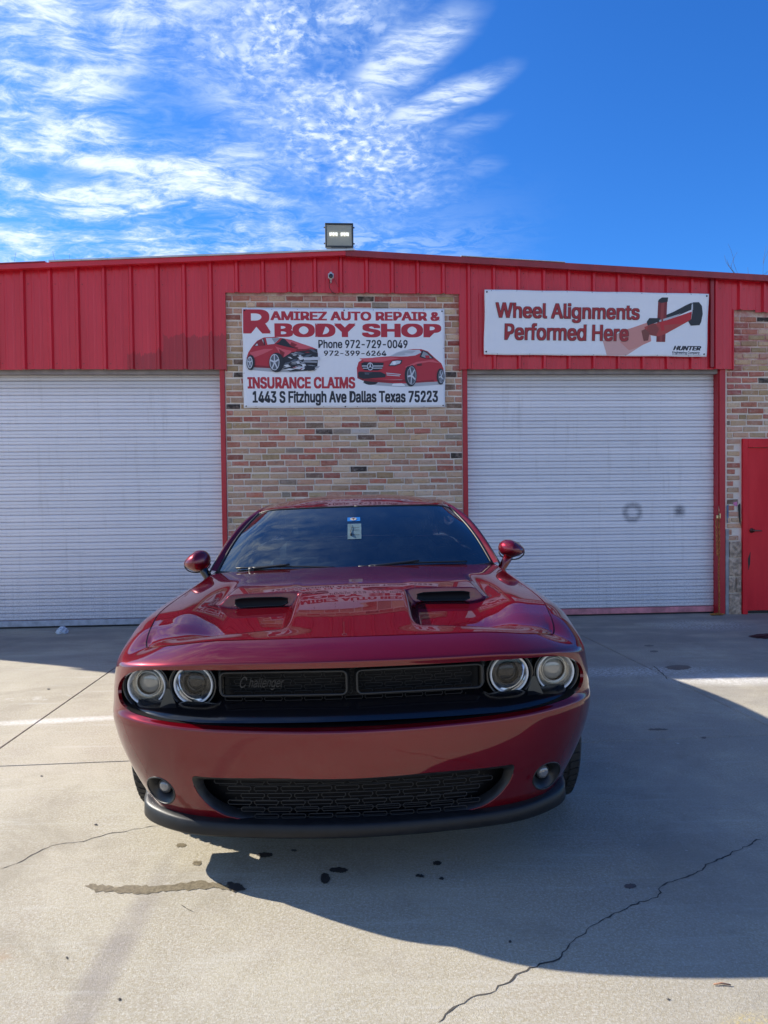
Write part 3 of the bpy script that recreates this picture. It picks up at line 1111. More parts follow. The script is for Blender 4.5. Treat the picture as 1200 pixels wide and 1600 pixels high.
rake('roof_edge', 0.9, 2.1, 0.012, 0.005, -0.17, -0.10, M['galv'], ro)
rake('gutter_lip', S0, -3.7, 0.010, -0.003, -0.165, -0.10, M['siding_dark'], ro)
b = MB()
b.box(S0, S0 + 0.2, 0.2, DEP - 0.1, 0, zr(S0) - 0.04)
b.box(S1 - 0.2, S1, 0.21, DEP - 0.1, 0, zr(S1) - 0.04)
b.box(S0 + 0.21, S1 - 0.21, DEP - 0.3, DEP - 0.1, 0, zr(S0) - 0.05)
b.build('rear_and_side_walls', M['siding_dark'], bld)
# header beams over the doors and wall above them
MB().box(S0 + 0.0, -1.80, 0.012, 0.20, 2.872, 3.79).build('door_header', M['header'], bld)
MB().box(0.93, 4.07, 0.012, 0.20, 2.872, 3.79).build('door_header', M['header'], bld)
MB().box(S0, -4.95, 0.02, 0.2, 0.0, 2.87).build('block_wall', M['old_cement'], bld)


# roll-up doors -------------------------------------------------------------
def slat_mesh(w):
    prof = [(0.0005, 0.016), (0.004, 0.014), (0.010, 0.001), (0.014, 0.0), (0.0375, 0.0008), (0.0400, 0.0095), (0.0415, 0.0095), (0.0440, 0.0008), (0.050, 0.0), (0.072, 0.0), (0.0765, 0.003), (0.0795, 0.016)]
    nx = 14
    vs, fs = [], []
    for i in range(nx + 1):
        for (z, y) in prof:
            vs.append((w * i / nx, y + 0.0022 * sin(i * 1.9 + w), z))
    n_ = len(prof)
    for i in range(nx):
        for k in range(n_ - 1):
            fs.append((i * n_ + k, (i + 1) * n_ + k, (i + 1) * n_ + k + 1, i * n_ + k + 1))
    me = bpy.data.meshes.new('slat')
    me.from_pydata(vs, [], fs)
    me.update()
    me.materials.append(M['slat'])
    return me


def shutter(s0, s1, bar):
    door = MB().box(s0 - 0.03, s1 + 0.03, 0.135, 0.16, 0.0, 2.90).build('roll_up_door', M['siding_dark'], bld)
    me = slat_mesh(s1 - s0)
    z = 0.088
    k = 0
    while z < 2.86:
        o = bpy.data.objects.new('slat', me)
        col.objects.link(o)
        o.parent = door
        o.location = (s0, 0.105 + random.uniform(-0.002, 0.002), z)
        z += 0.0800
        k += 1
    b = MB()
    b.bbox(s0, s1, 0.092, 0.128, 0.018, 0.084, 0.005)
    for q in (0.12, 0.33, 0.72, 0.96):
        b.lathe([(0.006, 0.0), (0.006, 0.004), (0.0, 0.005)], (s0 + (s1 - s0) * q, 0.092, 0.05), n=6, smooth=False)
    b.build('bottom_bar', bar, door)
    MB().box(s0, s1, 0.10, 0.125, 0.002, 0.0175).build('bottom_seal', M['seal'], door)
    return door


shutter(-4.92, -1.853, M['bar_grey'])
shutter(0.986, 3.992, M['bar_pink'])
MB().bbox(-1.853, -1.797, -0.02, 0.13, 0, 2.93, 0.004).build('door_post', M['post'], bld)
MB().bbox(0.929, 0.984, -0.02, 0.13, 0, 2.93, 0.004).build('door_post', M['post'], bld)
b = MB()
b.bbox(4.005, 4.076, -0.02, 0.02, 0, 2.93, 0.004)
b.bbox(4.020, 4.070, 0.022, 0.13, 0, 2.93, 0.004)
b.bbox(3.994, 4.003, 0.0, 0.13, 0, 2.93, 0.002)
b.build('door_post', M['post'], bld)
MB().bbox(-4.95, -4.925, -0.02, 0.13, 0, 2.93, 0.004).build('door_post', M['post'], bld)

# walk-through door
dr = MB()
dr.bbox(4.345, 5.26, -0.020, 0.02, 0.04, 1.985, 0.004)
dr = dr.build('walk_door', M['door_red'], bld)
b = MB()
b.bbox(4.280, 4.342, -0.045, -0.001, 0.0, 2.095, 0.004)
b.bbox(5.263, 5.33, -0.045, -0.001, 0.0, 2.095, 0.004)
b.bbox(4.3425, 5.2625, -0.044, -0.001, 1.99, 2.094, 0.004)
b.build('frame', M['door_red'], dr)
MB().box(4.343, 5.262, -0.012, -0.001, 0.005, 0.036).build('threshold', M['seal'], dr)
b = MB()
b.lathe([(0.028, 0), (0.028, 0.006), (0.012, 0.010), (0.012, 0.045), (0.016, 0.05), (0, 0.056)], (4.40, -0.02, 1.0), n=20)
b.tube([(4.40, -0.062, 1.0), (4.45, -0.066, 1.0), (4.50, -0.062, 0.996)], [0.009, 0.008, 0.006], 10)
b.build('handle', simple('aged_bronze', (0.16, 0.11, 0.08), 0.35, metal=0.8), dr)
MB().add([(4.352, -0.0205, 0.66), (4.385, -0.0205, 0.75), (4.380, -0.0205, 0.60), (4.36, -0.0205, 0.52)], [(0, 1, 2, 3)]).build('scrape', M['seal'], dr, fix=False)
# graffiti-like old paint on the jamb bricks
b = MB()
b.add([(4.232, -0.014, 1.30), (4.262, -0.014, 1.33), (4.266, -0.014, 1.05), (4.246, -0.014, 1.12)], [(0, 1, 2, 3)])
b.build('black_smear', M['seal'], wall_r, fix=False)
MB().add([(4.17, -0.0145, 1.335), (4.225, -0.0145, 1.35), (4.222, -0.0145, 1.29), (4.19, -0.0145, 1.30)], [(0, 1, 2, 3)]).build('pink_smear', simple('pink_paint', (0.65, 0.20, 0.40), 0.7), wall_r, fix=False)
MB().add([(4.094, -0.0155, 1.30), (4.118, -0.0155, 1.32), (4.116, -0.0155, 1.12), (4.098, -0.0155, 1.08)], [(0, 1, 2, 3)]).build('blue_smear', simple('blue_paint', (0.11, 0.17, 0.28), 0.7, var=0.4, vscale=20), wall_r, fix=False)


# ------------------------------------------------------------------ things on the facade
def facade_thing(name, label, cat, s, y, z, group=None):
    return thing(name, label, cat, w2(s, y, z), WROT, group)


fl = facade_thing('floodlight', 'square floodlight with glowing LED strips mounted on the roof ridge', 'floodlight', -0.479, -0.10, 4.245)
b = MB()
tilt = Matrix.Rotation(radians(3), 4, 'Y')
b.bbox(-0.150, 0.150, -0.01, 0.07, 0.035, 0.290, 0.008)
b.bbox(-0.160, 0.160, -0.03, 0.012, 0.028, 0.046, 0.004)
b.bbox(-0.160, 0.160, -0.03, 0.012, 0.281, 0.299, 0.004)
b.bbox(-0.160, -0.142, -0.029, 0.012, 0.046, 0.281, 0.004)
b.bbox(0.142, 0.160, -0.029, 0.012, 0.046, 0.281, 0.004)
for k in range(9):
    b.box(-0.13 + k * 0.032, -0.122 + k * 0.032, 0.07, 0.12, 0.06, 0.27)
for sx_ in (-1, 1):
    for z_ in (0.075, 0.255):
        b.lathe([(0.008, 0), (0.008, 0.014), (0, 0.015)], (sx_ * 0.16, -0.005, z_), axis=(sx_, 0, 0), n=10)
b.build('housing', simple('dark_grey_housing', (0.05, 0.055, 0.055), 0.4, metal=0.3), fl)
b = MB()
b.box(-0.142, 0.142, -0.012, -0.011, 0.046, 0.281)
b.add([(-0.142, -0.0125, 0.046), (0.142, -0.0125, 0.046), (0.118, -0.0118, 0.09), (-0.118, -0.0118, 0.09)], [(0, 1, 2, 3)])
b.build('reflector', simple('lamp_back_plate', (0.88, 0.80, 0.56), 0.5), fl)
b = MB()
for g0 in (-0.108, 0.018):
    for k in range(5):
        b.box(g0 + k * 0.019, g0 + 0.0115 + k * 0.019, -0.018, -0.0128, 0.158 + 0.008 * (k % 2), 0.196)
b.build('led_strip', simple('lit_led', (0.95, 0.97, 0.92), 0.4, emit=0.75), fl)
MB().box(-0.141, 0.141, -0.0225, -0.0205, 0.047, 0.280).build('front_glass', M['clear'], fl)
b = MB()
b.tube([(-0.08, 0.03, 0.04), (-0.08, 0.03, 0.0), (0.08, 0.03, 0.0), (0.08, 0.03, 0.04)], 0.008, 8)
b.bbox(-0.10, 0.14, -0.05, 0.06, -0.012, 0.004, 0.003)
b.build('bracket', M['galv'], fl)

cm = facade_thing('security_camera', 'small white security camera with black lens under the roof peak', 'camera', -0.579, -0.09, 3.953)
b = MB()
bm = bmesh.new()
bmesh.ops.create_cube(bm, size=1)
for v in bm.verts:
    v.co = (v.co.x * 0.062, v.co.y * 0.05 - 0.03, v.co.z * 0.088)
bmesh.ops.bevel(bm, geom=bm.edges[:], offset=0.018, segments=3, affect='EDGES')
me = bpy.data.meshes.new('camera_body')
bm.to_mesh(me)
bm.free()
for p in me.polygons:
    p.use_smooth = True
link('camera_body', me, simple('white_camera_plastic', (0.62, 0.62, 0.62), 0.4), cm)
b = MB()
b.lathe([(0.024, 0), (0.024, 0.004), (0.020, 0.007), (0, 0.0075)], (0, -0.054, -0.008), n=24)
b.build('lens', M['black_gloss'], cm)
b = MB()
b.tube([(0, 0.0, -0.04), (0, 0.02, -0.06), (0.0, 0.045, -0.06)], 0.008, 8)
b.build('mount', M['galv'], cm)
b = MB()
b.tube([(-0.012, -0.02, -0.045), (-0.02, 0.0, -0.08), (-0.018, 0.0, -0.12), (0.0, 0.0, -0.155), (0.02, 0.02, -0.175), (0.05, 0.03, -0.18)], 0.0035, 6)
b.tube([(0.022, -0.01, 0.0), (0.05, 0.02, -0.04), (0.075, 0.025, -0.09), (0.085, 0.025, -0.11)], 0.0018, 5)
b.tube([(0.10, 0.0, 0.225), (0.105, 0.02, 0.12), (0.112, 0.02, 0.0), (0.115, 0.02, -0.1)], 0.0022, 5)
b.build('cable', M['seal'], cm)

# ------------------------------------------------------------------ banners
FONT = None
try:
    import os
    FONT = bpy.data.fonts.load(os.path.join(bpy.utils.system_resource('DATAFILES'), 'fonts', 'Inter.woff2'))
except Exception:
    FONT = None


def text_mesh(body, rect, y, shear=0.0, bold=0.02, disp=None, name='lettering'):
    """flat print fitted to rect = (x0, x1, z0, z1); bold strokes come from close overprints"""
    cu = bpy.data.curves.new(name, 'FONT')
    cu.body = body
    cu.size = 1.0
    if FONT is not None:
        cu.font = FONT
    cu.shear = shear
    cu.resolution_u = 3
    ob = bpy.data.objects.new('tmp_text', cu)
    col.objects.link(ob)
    dg = bpy.context.evaluated_depsgraph_get()
    me0 = bpy.data.meshes.new_from_object(ob.evaluated_get(dg))
    bpy.data.objects.remove(ob)
    bpy.data.curves.remove(cu)
    co = np.array([v.co[:] for v in me0.vertices])
    fs0 = [tuple(p.vertices) for p in me0.polygons]
    bpy.data.meshes.remove(me0)
    x0, x1, z0, z1 = rect
    shifts = [(0, 0)] if bold <= 0 else [(bold * a_, bold * b_ * 0.6) for a_ in (-1, 0, 1) for b_ in (-1, 1)] + [(0, 0)]
    mn, mxx = co.min(0) - bold, co.max(0) + bold
    vs, fs = [], []
    for q, (dx_, dz_) in enumerate(shifts):
        b0 = len(vs)
        for p in co:
            X = x0 + (p[0] + dx_ - mn[0]) / (mxx[0] - mn[0]) * (x1 - x0)
            Z = z0 + (p[1] + dz_ - mn[1]) / (mxx[1] - mn[1]) * (z1 - z0)
            vs.append((X, y - q * 0.00005 + (disp(X, Z) if disp else 0), Z))
        fs += [tuple(b0 + i for i in f_) for f_ in fs0]
    me = bpy.data.meshes.new(name)
    me.from_pydata(vs, [], fs)
    me.update()
    return me


def banner(name, label, s0, s1, z0, z1, y, wr, corners=None, seed=1):
    """returns root, mapping from (u, v in 0..1) to local x, z and displacement"""
    root = facade_thing(name, label, 'banner', (s0 + s1) / 2, y, z0)
    Wd, Hh = s1 - s0, z1 - z0
    rr = random.Random(seed)
    ph = [rr.uniform(0, 6) for _ in range(6)]

    def disp(x, z):
        u, v = x / Wd + 0.5, z / Hh
        d = wr * (sin(5.2 * u * Wd + ph[0] + 1.5 * v) * 0.5 + sin(11 * u * Wd + 3 * v * Hh + ph[1]) * 0.25 + sin(7 * v * Hh + 2 * u + ph[2]) * 0.3)
        # pulled in at the fixings along the top and bottom
        d += wr * 0.5 * abs(sin(u * Wd * 5.1)) * (abs(v - 0.5) * 2) ** 6
        return -abs(d) - 0.003

    def wob(x, z):
        u, v = x / Wd + 0.5, z / Hh
        e_ = 0.0018 * sin(9 * u * Wd + ph[3]) * (abs(v - 0.5) * 2) ** 3 * (1 if v > 0.5 else -1)
        f__ = 0.003 * sin(11 * v * Hh + ph[4]) * (abs(u - 0.5) * 2) ** 3 * (1 if u > 0.5 else -1)
        dx = dz = 0
        if corners:
            (a, b_), (c_, d_), (e2, f2), (g2, h2) = corners
            dx = (a * (1 - u) * v + c_ * u * v + e2 * (1 - u) * (1 - v) + g2 * u * (1 - v))
            dz = (b_ * (1 - u) * v + d_ * u * v + f2 * (1 - u) * (1 - v) + h2 * u * (1 - v))
        return x + f__ + dx, z + e_ + dz
    nx, nz = 64, 30
    vs, fs = [], []
    for j_ in range(nz + 1):
        for i in range(nx + 1):
            x, z = (i / nx - 0.5) * Wd, j_ / nz * Hh
            X, Z = wob(x, z)
            vs.append((X, disp(x, z), Z))
    for j_ in range(nz):
        for i in range(nx):
            a = j_ * (nx + 1) + i
            fs.append((a, a + 1, a + nx + 2, a + nx + 1))
    me = bpy.data.meshes.new('vinyl_sheet')
    me.from_pydata(vs, [], fs)
    for p in me.polygons:
        p.use_smooth = True
    me.update()
    so = link('vinyl_sheet', me, M['vinyl'], root)
    md = so.modifiers.new('thick', 'SOLIDIFY')
    md.thickness = 0.0012
    md.offset = 1
    return root, Wd, Hh, disp, wob


def put_text(root, body, rect, disp, wob, mat, bold=0.02, shear=0.0, lift=0.0022):
    me = text_mesh(body, rect, -lift, shear, bold, disp)
    for v in me.vertices:
        v.co.x, v.co.z = wob(v.co.x, v.co.z)
    o = link('lettering', me, mat, root)
    return o


def put_poly(root, polys, disp, wob, name, mats, lift=0.0022):
    """polys: list of (points, colour); drawn in order, each a little prouder"""
    b = MB()
    ml = []
    for i, (pts, c) in enumerate(polys):
        m = ink(c)
        if m not in ml:
            ml.append(m)
        tri = geometry.tessellate_polygon([[Vector((p[0], p[1], 0)) for p in pts]])
        vs = []
        for x, z in pts:
            X, Z = wob(x, z)
            vs.append((X, disp(x, z) - lift - i * 0.00022, Z))
        fs = []
        for t_ in tri:
            a, b_, c_ = (Vector(vs[q]) for q in t_)
            nrm = (b_ - a).cross(c_ - a)
            fs.append(tuple(t_) if nrm.y < 0 else tuple(t_)[::-1])
        b.add(vs, fs, ml.index(m))
    me = b.mesh(name)
    return link(name, me, ml, root)


def ell(cx_, cy_, rx_, ry_, n=22, rot=0):
    return [(cx_ + rx_ * cos(2 * pi * k / n) * cos(rot) - ry_ * sin(2 * pi * k / n) * sin(rot),
             cy_ + rx_ * cos(2 * pi * k / n) * sin(rot) + ry_ * sin(2 * pi * k / n) * cos(rot)) for k in range(n)]


RED = (0.50, 0.020, 0.040)
DRED = (0.27, 0.010, 0.022)
LRED = (0.68, 0.10, 0.13)
BLK = (0.012, 0.014, 0.025)
GRY = (0.30, 0.32, 0.36)
LGR = (0.62, 0.64, 0.70)
# first banner, on the brick
r1, W1, H1, d1, wb1 = banner('shop_banner', 'white vinyl banner naming the body shop, with two red cars, on the brick panel', -1.588, 0.722, 2.478, 3.613, -0.028, 0.0014, seed=3)


def m1_(X, Y):   # drawing coordinates to banner coordinates
    return ((X - 33) / 1117 - 0.5) * W1, (628 - Y) / 555 * H1


def r1_(x0, x1, yt, yb):
    a = m1_(x0, yb)
    c_ = m1_(x1, yt)
    return (a[0], c_[0], a[1], c_[1])


redm, blkm = ink(RED), ink(BLK)
put_text(r1, 'R', r1_(38, 188, 78, 217), d1, wb1, redm, 0.028)
put_text(r1, 'AMIREZ AUTO REPAIR &', r1_(187, 1125, 90, 143), d1, wb1, redm, 0.038)
put_text(r1, 'BODY SHOP', r1_(208, 1130, 155, 237), d1, wb1, redm, 0.045)
put_text(r1, 'Phone 972-729-0049', r1_(447, 942, 248, 296), d1, wb1, blkm, 0.022)
put_text(r1, '972-399-6264', r1_(477, 823, 308, 338), d1, wb1, blkm, 0.022)
put_text(r1, 'INSURANCE CLAIMS', r1_(57, 648, 453, 522), d1, wb1, redm, 0.040)
put_text(r1, '1443 S Fitzhugh Ave Dallas Texas 75223', r1_(82, 1110, 530, 617), d1, wb1, blkm, 0.034)


def P1(pts):
    return [m1_(*p) for p in pts]


def E1(cx_, cy_, rx_, ry_, n=22):
    return P1(ell(cx_, cy_, rx_, ry_, n))


car_r = [
    (P1([(690, 490), (760, 502), (900, 512), (1000, 508), (1140, 498), (1135, 480), (900, 470), (700, 470)]), (0.45, 0.46, 0.5)),
    (E1(735, 482, 40, 18), BLK),
    (P1([(658, 405), (668, 372), (690, 358), (760, 346), (840, 340), (880, 322), (920, 306), (975, 299), (1020, 300), (1055, 312), (1095, 350), (1130, 380), (1141, 410),
         (1143, 450), (1138, 478), (1085, 484), (1000, 486), (930, 492), (860, 488), (760, 482), (690, 474), (660, 460)]), RED),
    (P1([(660, 450), (760, 470), (860, 478), (920, 470), (1000, 478), (1085, 472), (1088, 482), (1000, 488), (860, 492), (760, 484), (690, 476), (660, 462)]), DRED),
    (P1([(838, 340), (880, 318), (925, 304), (1008, 304), (1020, 318), (985, 335), (930, 342)]), LGR),
    (P1([(850, 338), (890, 318), (940, 308), (990, 308), (960, 330), (900, 338)]), (0.45, 0.47, 0.52)),
    (P1([(1022, 306), (1050, 314), (1092, 352), (1040, 354), (1008, 345)]), BLK),
    (P1([(1030, 312), (1050, 322), (1078, 350), (1045, 350), (1018, 340)]), GRY),
    (P1([(1040, 335), (1062, 335), (1066, 350), (1042, 352)]), RED),
    (P1([(672, 352), (780, 347), (850, 345), (900, 350), (850, 360), (800, 370), (700, 368)]), LRED),
    (P1([(682, 380), (700, 372), (808, 376), (800, 408), (775, 420), (700, 418), (686, 405)]), BLK),
    (P1([(686, 392), (805, 392), (803, 397), (687, 397)]), LGR),
    (P1([(690, 405), (800, 404), (798, 408), (692, 409)]), LGR),
    (E1(732, 397, 17, 22), LGR), (E1(732, 397, 13, 17), BLK),
    (P1([(730, 381), (734, 381), (736, 397), (747, 406), (732, 401), (719, 407), (729, 396)]), LGR),
    (P1([(832, 395), (852, 366), (885, 360), (912, 362), (905, 382), (870, 395)]), BLK),
    (P1([(840, 390), (856, 368), (884, 364), (905, 366), (898, 380), (868, 390)]), LGR),
    (E1(866, 377, 9, 9), (0.85, 0.86, 0.9)),
    (P1([(664, 432), (672, 426), (790, 428), (818, 442), (815, 458), (690, 466), (666, 456)]), BLK),
    (P1([(700, 430), (762, 432), (760, 444), (702, 442)]), (0.08, 0.09, 0.12)),
    (P1([(820, 432), (900, 440), (902, 444), (822, 437)]), LGR), (P1([(822, 442), (896, 448), (895, 452), (824, 447)]), LGR),
    (P1([(990, 380), (1018, 378), (1020, 384), (992, 388)]), BLK), (P1([(992, 390), (1020, 386), (1018, 392), (994, 394)]), BLK),
    (P1([(925, 400), (990, 372), (1080, 360), (1128, 380), (1060, 372), (990, 384), (940, 410)]), LRED),
    (E1(957, 448, 34, 62), BLK), (E1(962, 448, 26, 52), GRY), (E1(962, 448, 22, 47), (0.10, 0.11, 0.14)),
    (E1(1124, 454, 22, 46), BLK), (E1(1127, 454, 15, 38), GRY), (E1(1127, 454, 12, 34), (0.10, 0.11, 0.14)),
]
for cx_, cy_, rx_, ry_ in ((962, 448, 23, 48), (1127, 454, 13, 35)):
    for k in range(5):
        a = 2 * pi * k / 5 + 0.5
        car_r.append((P1([(cx_ + 0.12 * rx_ * cos(a + 1.5), cy_ + 0.12 * ry_ * sin(a + 1.5)), (cx_ + rx_ * cos(a + 0.1), cy_ + ry_ * sin(a + 0.1)),
                          (cx_ + rx_ * cos(a - 0.1), cy_ + ry_ * sin(a - 0.1)), (cx_ + 0.12 * rx_ * cos(a - 1.5), cy_ + 0.12 * ry_ * sin(a - 1.5))]), LGR))
put_poly(r1, car_r, d1, wb1, 'printed_red_car', None)
car_l = [
    (P1([(60, 415), (180, 425), (300, 430), (430, 418), (455, 395), (300, 400), (90, 395)]), (0.42, 0.43, 0.47)),
    (P1([(53, 350), (62, 320), (85, 285), (112, 255), (150, 236), (210, 233), (250, 240), (300, 250), (350, 268), (400, 285), (438, 300), (445, 330),
         (400, 345), (330, 350), (280, 380), (190, 400), (90, 400), (55, 385)]), RED),
    (P1([(60, 372), (90, 388), (180, 396), (250, 392), (250, 402), (180, 406), (90, 402), (58, 388)]), DRED),
    (P1([(92, 285), (118, 256), (150, 241), (156, 280)]), BLK), (P1([(100, 282), (122, 258), (145, 246), (148, 278)]), LGR),
    (P1([(160, 240), (240, 238), (205, 272), (168, 276)]), LGR), (P1([(190, 240), (238, 240), (208, 266)]), GRY),
    (P1([(108, 262), (140, 250), (152, 282), (118, 284)]), DRED),
    (P1([(70, 320), (150, 300), (200, 300), (150, 325), (90, 350)]), LRED),
    (P1([(232, 262), (252, 240), (310, 275), (330, 300), (262, 285), (212, 272)]), BLK),
    (P1([(262, 242), (330, 262), (420, 292), (350, 305), (300, 285)]), LRED),
    (P1([(300, 262), (350, 285), (330, 300), (290, 280)]), DRED),
    (P1([(210, 285), (250, 300), (300, 310), (280, 350), (250, 345), (225, 310)]), LRED),
    (P1([(230, 300), (262, 320), (250, 360), (238, 330)]), DRED), (P1([(330, 300), (400, 300), (380, 320), (320, 318)]), DRED),
    (P1([(250, 350), (300, 318), (400, 305), (440, 300), (445, 345), (440, 395), (380, 420), (290, 425), (250, 405)]), BLK),
]
rr = random.Random(5)
for k in range(46):
    x, y = rr.uniform(262, 435), rr.uniform(310, 415)
    c = rr.choice([LGR, GRY, (0.75, 0.77, 0.8), (0.1, 0.12, 0.16), DRED, GRY, LGR])
    a = rr.uniform(-0.6, 0.5)
    L_, h_ = rr.uniform(8, 30), rr.uniform(2, 9)
    car_l.append((P1([(x - L_ * cos(a), y - L_ * sin(a)), (x, y - h_), (x + L_ * cos(a), y + L_ * sin(a)), (x + rr.uniform(-4, 4), y + h_)]), c))
car_l += [(P1([(365, 348), (452, 345), (455, 352), (452, 362), (366, 364)]), LGR), (P1([(370, 366), (440, 368), (438, 378), (372, 376)]), GRY),
          (E1(76, 376, 23, 42), BLK), (E1(72, 376, 15, 33), LGR), (E1(72, 376, 11, 28), (0.10, 0.11, 0.14)),
          (E1(217, 376, 41, 54), BLK), (E1(206, 374, 27, 45), LGR), (E1(206, 374, 23, 41), (0.10, 0.11, 0.14)), (E1(400, 408, 28, 14), BLK)]
for cx_, cy_, rx_, ry_ in ((206, 374, 24, 42), (72, 376, 12, 30)):
    for k in range(5):
        a = 2 * pi * k / 5 + 0.9
        car_l.append((P1([(cx_ + 0.12 * rx_ * cos(a + 1.5), cy_ + 0.12 * ry_ * sin(a + 1.5)), (cx_ + rx_ * cos(a + 0.12), cy_ + ry_ * sin(a + 0.12)),
                          (cx_ + rx_ * cos(a - 0.12), cy_ + ry_ * sin(a - 0.12)), (cx_ + 0.12 * rx_ * cos(a - 1.5), cy_ + 0.12 * ry_ * sin(a - 1.5))]), LGR))
put_poly(r1, car_l, d1, wb1, 'printed_wrecked_car', None)


def grommets(root, Wd, Hh, disp, wob, pts):
    for u, v, r_ in pts:
        x, z = (u - 0.5) * Wd, v * Hh
        X, Z = wob(x, z)
        b = MB()
        b.lathe([(r_, 0.0), (r_, 0.003), (r_ * 0.6, 0.0045), (0, 0.005)], (X, disp(x, z) - 0.001, Z), n=14)
        b.build('grommet', M['seal'], root)


grommets(r1, W1, H1, d1, wb1, [(0.012, 0.975, .010), (0.988, 0.975, .009), (0.012, 0.02, .008), (0.99, 0.02, .008), (0.5, 0.978, .008), (0.5, 0.015, .008)]
         + [(k / 8 + 0.02, 0.985, .0035) for k in range(8)] + [(k / 6 + 0.06, 0.012, .0035) for k in range(6)] + [(0.994, 0.3, .0035), (0.994, 0.6, .0035), (0.006, 0.35, .0035)])

# second banner, over the right-hand door
r2, W2, H2, d2, wb2 = banner('alignment_banner', 'long white banner advertising wheel alignments on the red siding above the right door', 1.172, 3.815, 3.062, 3.800, -0.098, 0.0022,
                             corners=((0.008, 0.017), (0.013, -0.016), (-0.008, 0.012), (-0.014, -0.012)), seed=9)


def m2_(X, Y):
    return ((X - 317) / 699 - 0.5) * W2, (347 - Y) / 198 * H2


def r2_(x0, x1, yt, yb):
    a, c_ = m2_(x0, yb), m2_(x1, yt)
    return (a[0], c_[0], a[1], c_[1])


cr = ink((0.40, 0.022, 0.026))
dk = ink((0.035, 0.012, 0.014))
for txt, rc in (('Wheel Alignments', (351, 798, 186, 247)), ('Performed Here', (380, 765, 249, 302))):
    a = r2_(*rc)
    put_text(r2, txt, (a[0] - 0.004, a[1] + 0.006, a[2] - 0.006, a[3] + 0.004), d2, wb2, dk, 0.034, lift=0.0060)
    put_text(r2, txt, a, d2, wb2, cr, 0.020, lift=0.0066)
put_text(r2, 'HUNTER', r2_(908, 997, 313, 328), d2, wb2, blkm, 0.045, shear=0.3)
put_text(r2, 'Engineering Company', r2_(906, 993, 330, 340), d2, wb2, blkm, 0.022)


def P2(pts):
    return [m2_(*p) for p in pts]


BL2 = (0.02, 0.023, 0.028)
MR = (0.23, 0.020, 0.022)
g2 = [
    (P2([(905, 341), (996, 341), (996, 342.2), (905, 342.2)]), BLK),
    (P2([(685, 300), (765, 262), (830, 252), (830, 300), (760, 345), (700, 347)]), (0.70, 0.40, 0.36)),
    (P2([(740, 272), (830, 240), (838, 300), (770, 330), (735, 300)]), (0.66, 0.28, 0.24)),
    (P2([(856, 174), (885, 170), (882, 302), (854, 302)]), MR), (P2([(866, 174), (876, 172), (872, 302), (864, 302)]), (0.33, 0.05, 0.045)),
    (P2([(855, 176), (858, 170), (868, 163), (887, 163), (886, 176), (866, 181)]), BL2),
    (P2([(822, 240), (830, 228), (858, 228), (905, 208), (945, 186), (962, 178), (962, 200), (905, 226), (862, 238), (826, 252)]), BL2),
    (P2([(862, 240), (905, 228), (930, 212), (900, 222), (862, 234)]), (0.5, 0.52, 0.55)),
    (P2([(815, 256), (840, 246), (862, 242), (964, 206), (962, 232), (880, 278), (860, 285), (838, 282), (820, 270)]), (0.45, 0.055, 0.045)),
    (P2([(862, 242), (964, 206), (962, 232), (900, 262), (870, 268)]), (0.55, 0.02, 0.025)),
    (P2([(828, 252), (850, 246), (862, 262), (852, 284), (832, 280), (822, 266)]), (0.28, 0.05, 0.04)),
    (P2([(806, 268), (818, 262), (832, 275), (828, 298), (814, 300)]), (0.22, 0.06, 0.045)),
    (P2([(962, 182), (966, 177), (985, 176), (995, 188), (999, 212), (995, 238), (990, 248), (962, 250), (953, 236), (963, 230), (966, 204)]), BL2),
    (P2([(963, 184), (966, 180), (967, 200), (964, 203)]), LGR),
]
put_poly(r2, g2, d2, wb2, 'printed_alignment_sensor', None)
grommets(r2, W2, H2, d2, wb2, [(0.010, 0.965, .010), (0.990, 0.965, .010), (0.010, 0.045, .010), (0.988, 0.04, .010)] + [(k / 9 + 0.03, 0.985, .0035) for k in range(9)]
         + [(k / 7 + 0.06, 0.015, .0035) for k in range(7)] + [(0.92, 0.68, .004), (0.79, 0.57, .004)])

# ------------------------------------------------------------------ chain by the right-hand door
ch = facade_thing('hoist_chain', 'thin rusty yellow hoist chain hanging beside the right door post', 'chain', 3.985, -0.035, 0.0)
b = MB()


def link_ring(c, ax2, ry_=0.0028, L_=0.017, w_=0.009):
    pts = []
    for k in range(10):
        a = 2 * pi * k / 10
        pts.append(Vector(c) + Vector((ax2[0] * cos(a) * w_, ax2[1] * cos(a) * w_, sin(a) * L_)))
    b.tube(pts, ry_, 5, closed=True)


z = 0.02
k = 0
while z < 1.19:
    sw = 0.004 * sin(z * 9)
    link_ring((0.003 + sw + 0.016 * (z / 1.2) * 0, 0, z), (1, 0) if k % 2 else (0, 1))
    if 0.72 < z < 1.14:
        link_ring((-0.022 - 0.006 * sin(z * 7), 0.004, z), (0, 1) if k % 2 else (1, 0))
    z += 0.026
    k += 1
for k in range(34):
    a = random.uniform(0, 2 * pi)
    r_ = random.uniform(0, 0.06)
    c = Vector((-0.04 + r_ * cos(a) * 1.5, -0.02 + r_ * sin(a), 0.006 + random.uniform(0, 0.016)))
    ang = random.uniform(0, pi)
    pts = [c + Vector((cos(ang) * cos(t_) * 0.017 - sin(ang) * sin(t_) * 0.009, sin(ang) * cos(t_) * 0.017 + cos(ang) * sin(t_) * 0.009, 0.003 * sin(t_))) for t_ in [2 * pi * q / 10 for q in range(10)]]
    b.tube(pts, 0.0028, 5, closed=True)
b.build('chain_links', simple('rusty_brass', (0.50, 0.24, 0.06), 0.45, metal=0.5, var=0.5, vscale=30), ch)
b = MB()
b.tube([(0.002, 0, 1.18), (0.004, 0, 1.24), (0.0, 0.0, 1.30)], [0.004, 0.003, 0.002], 8)
b.bbox(-0.030, -0.008, -0.012, 0.008, 1.15, 1.19, 0.004)
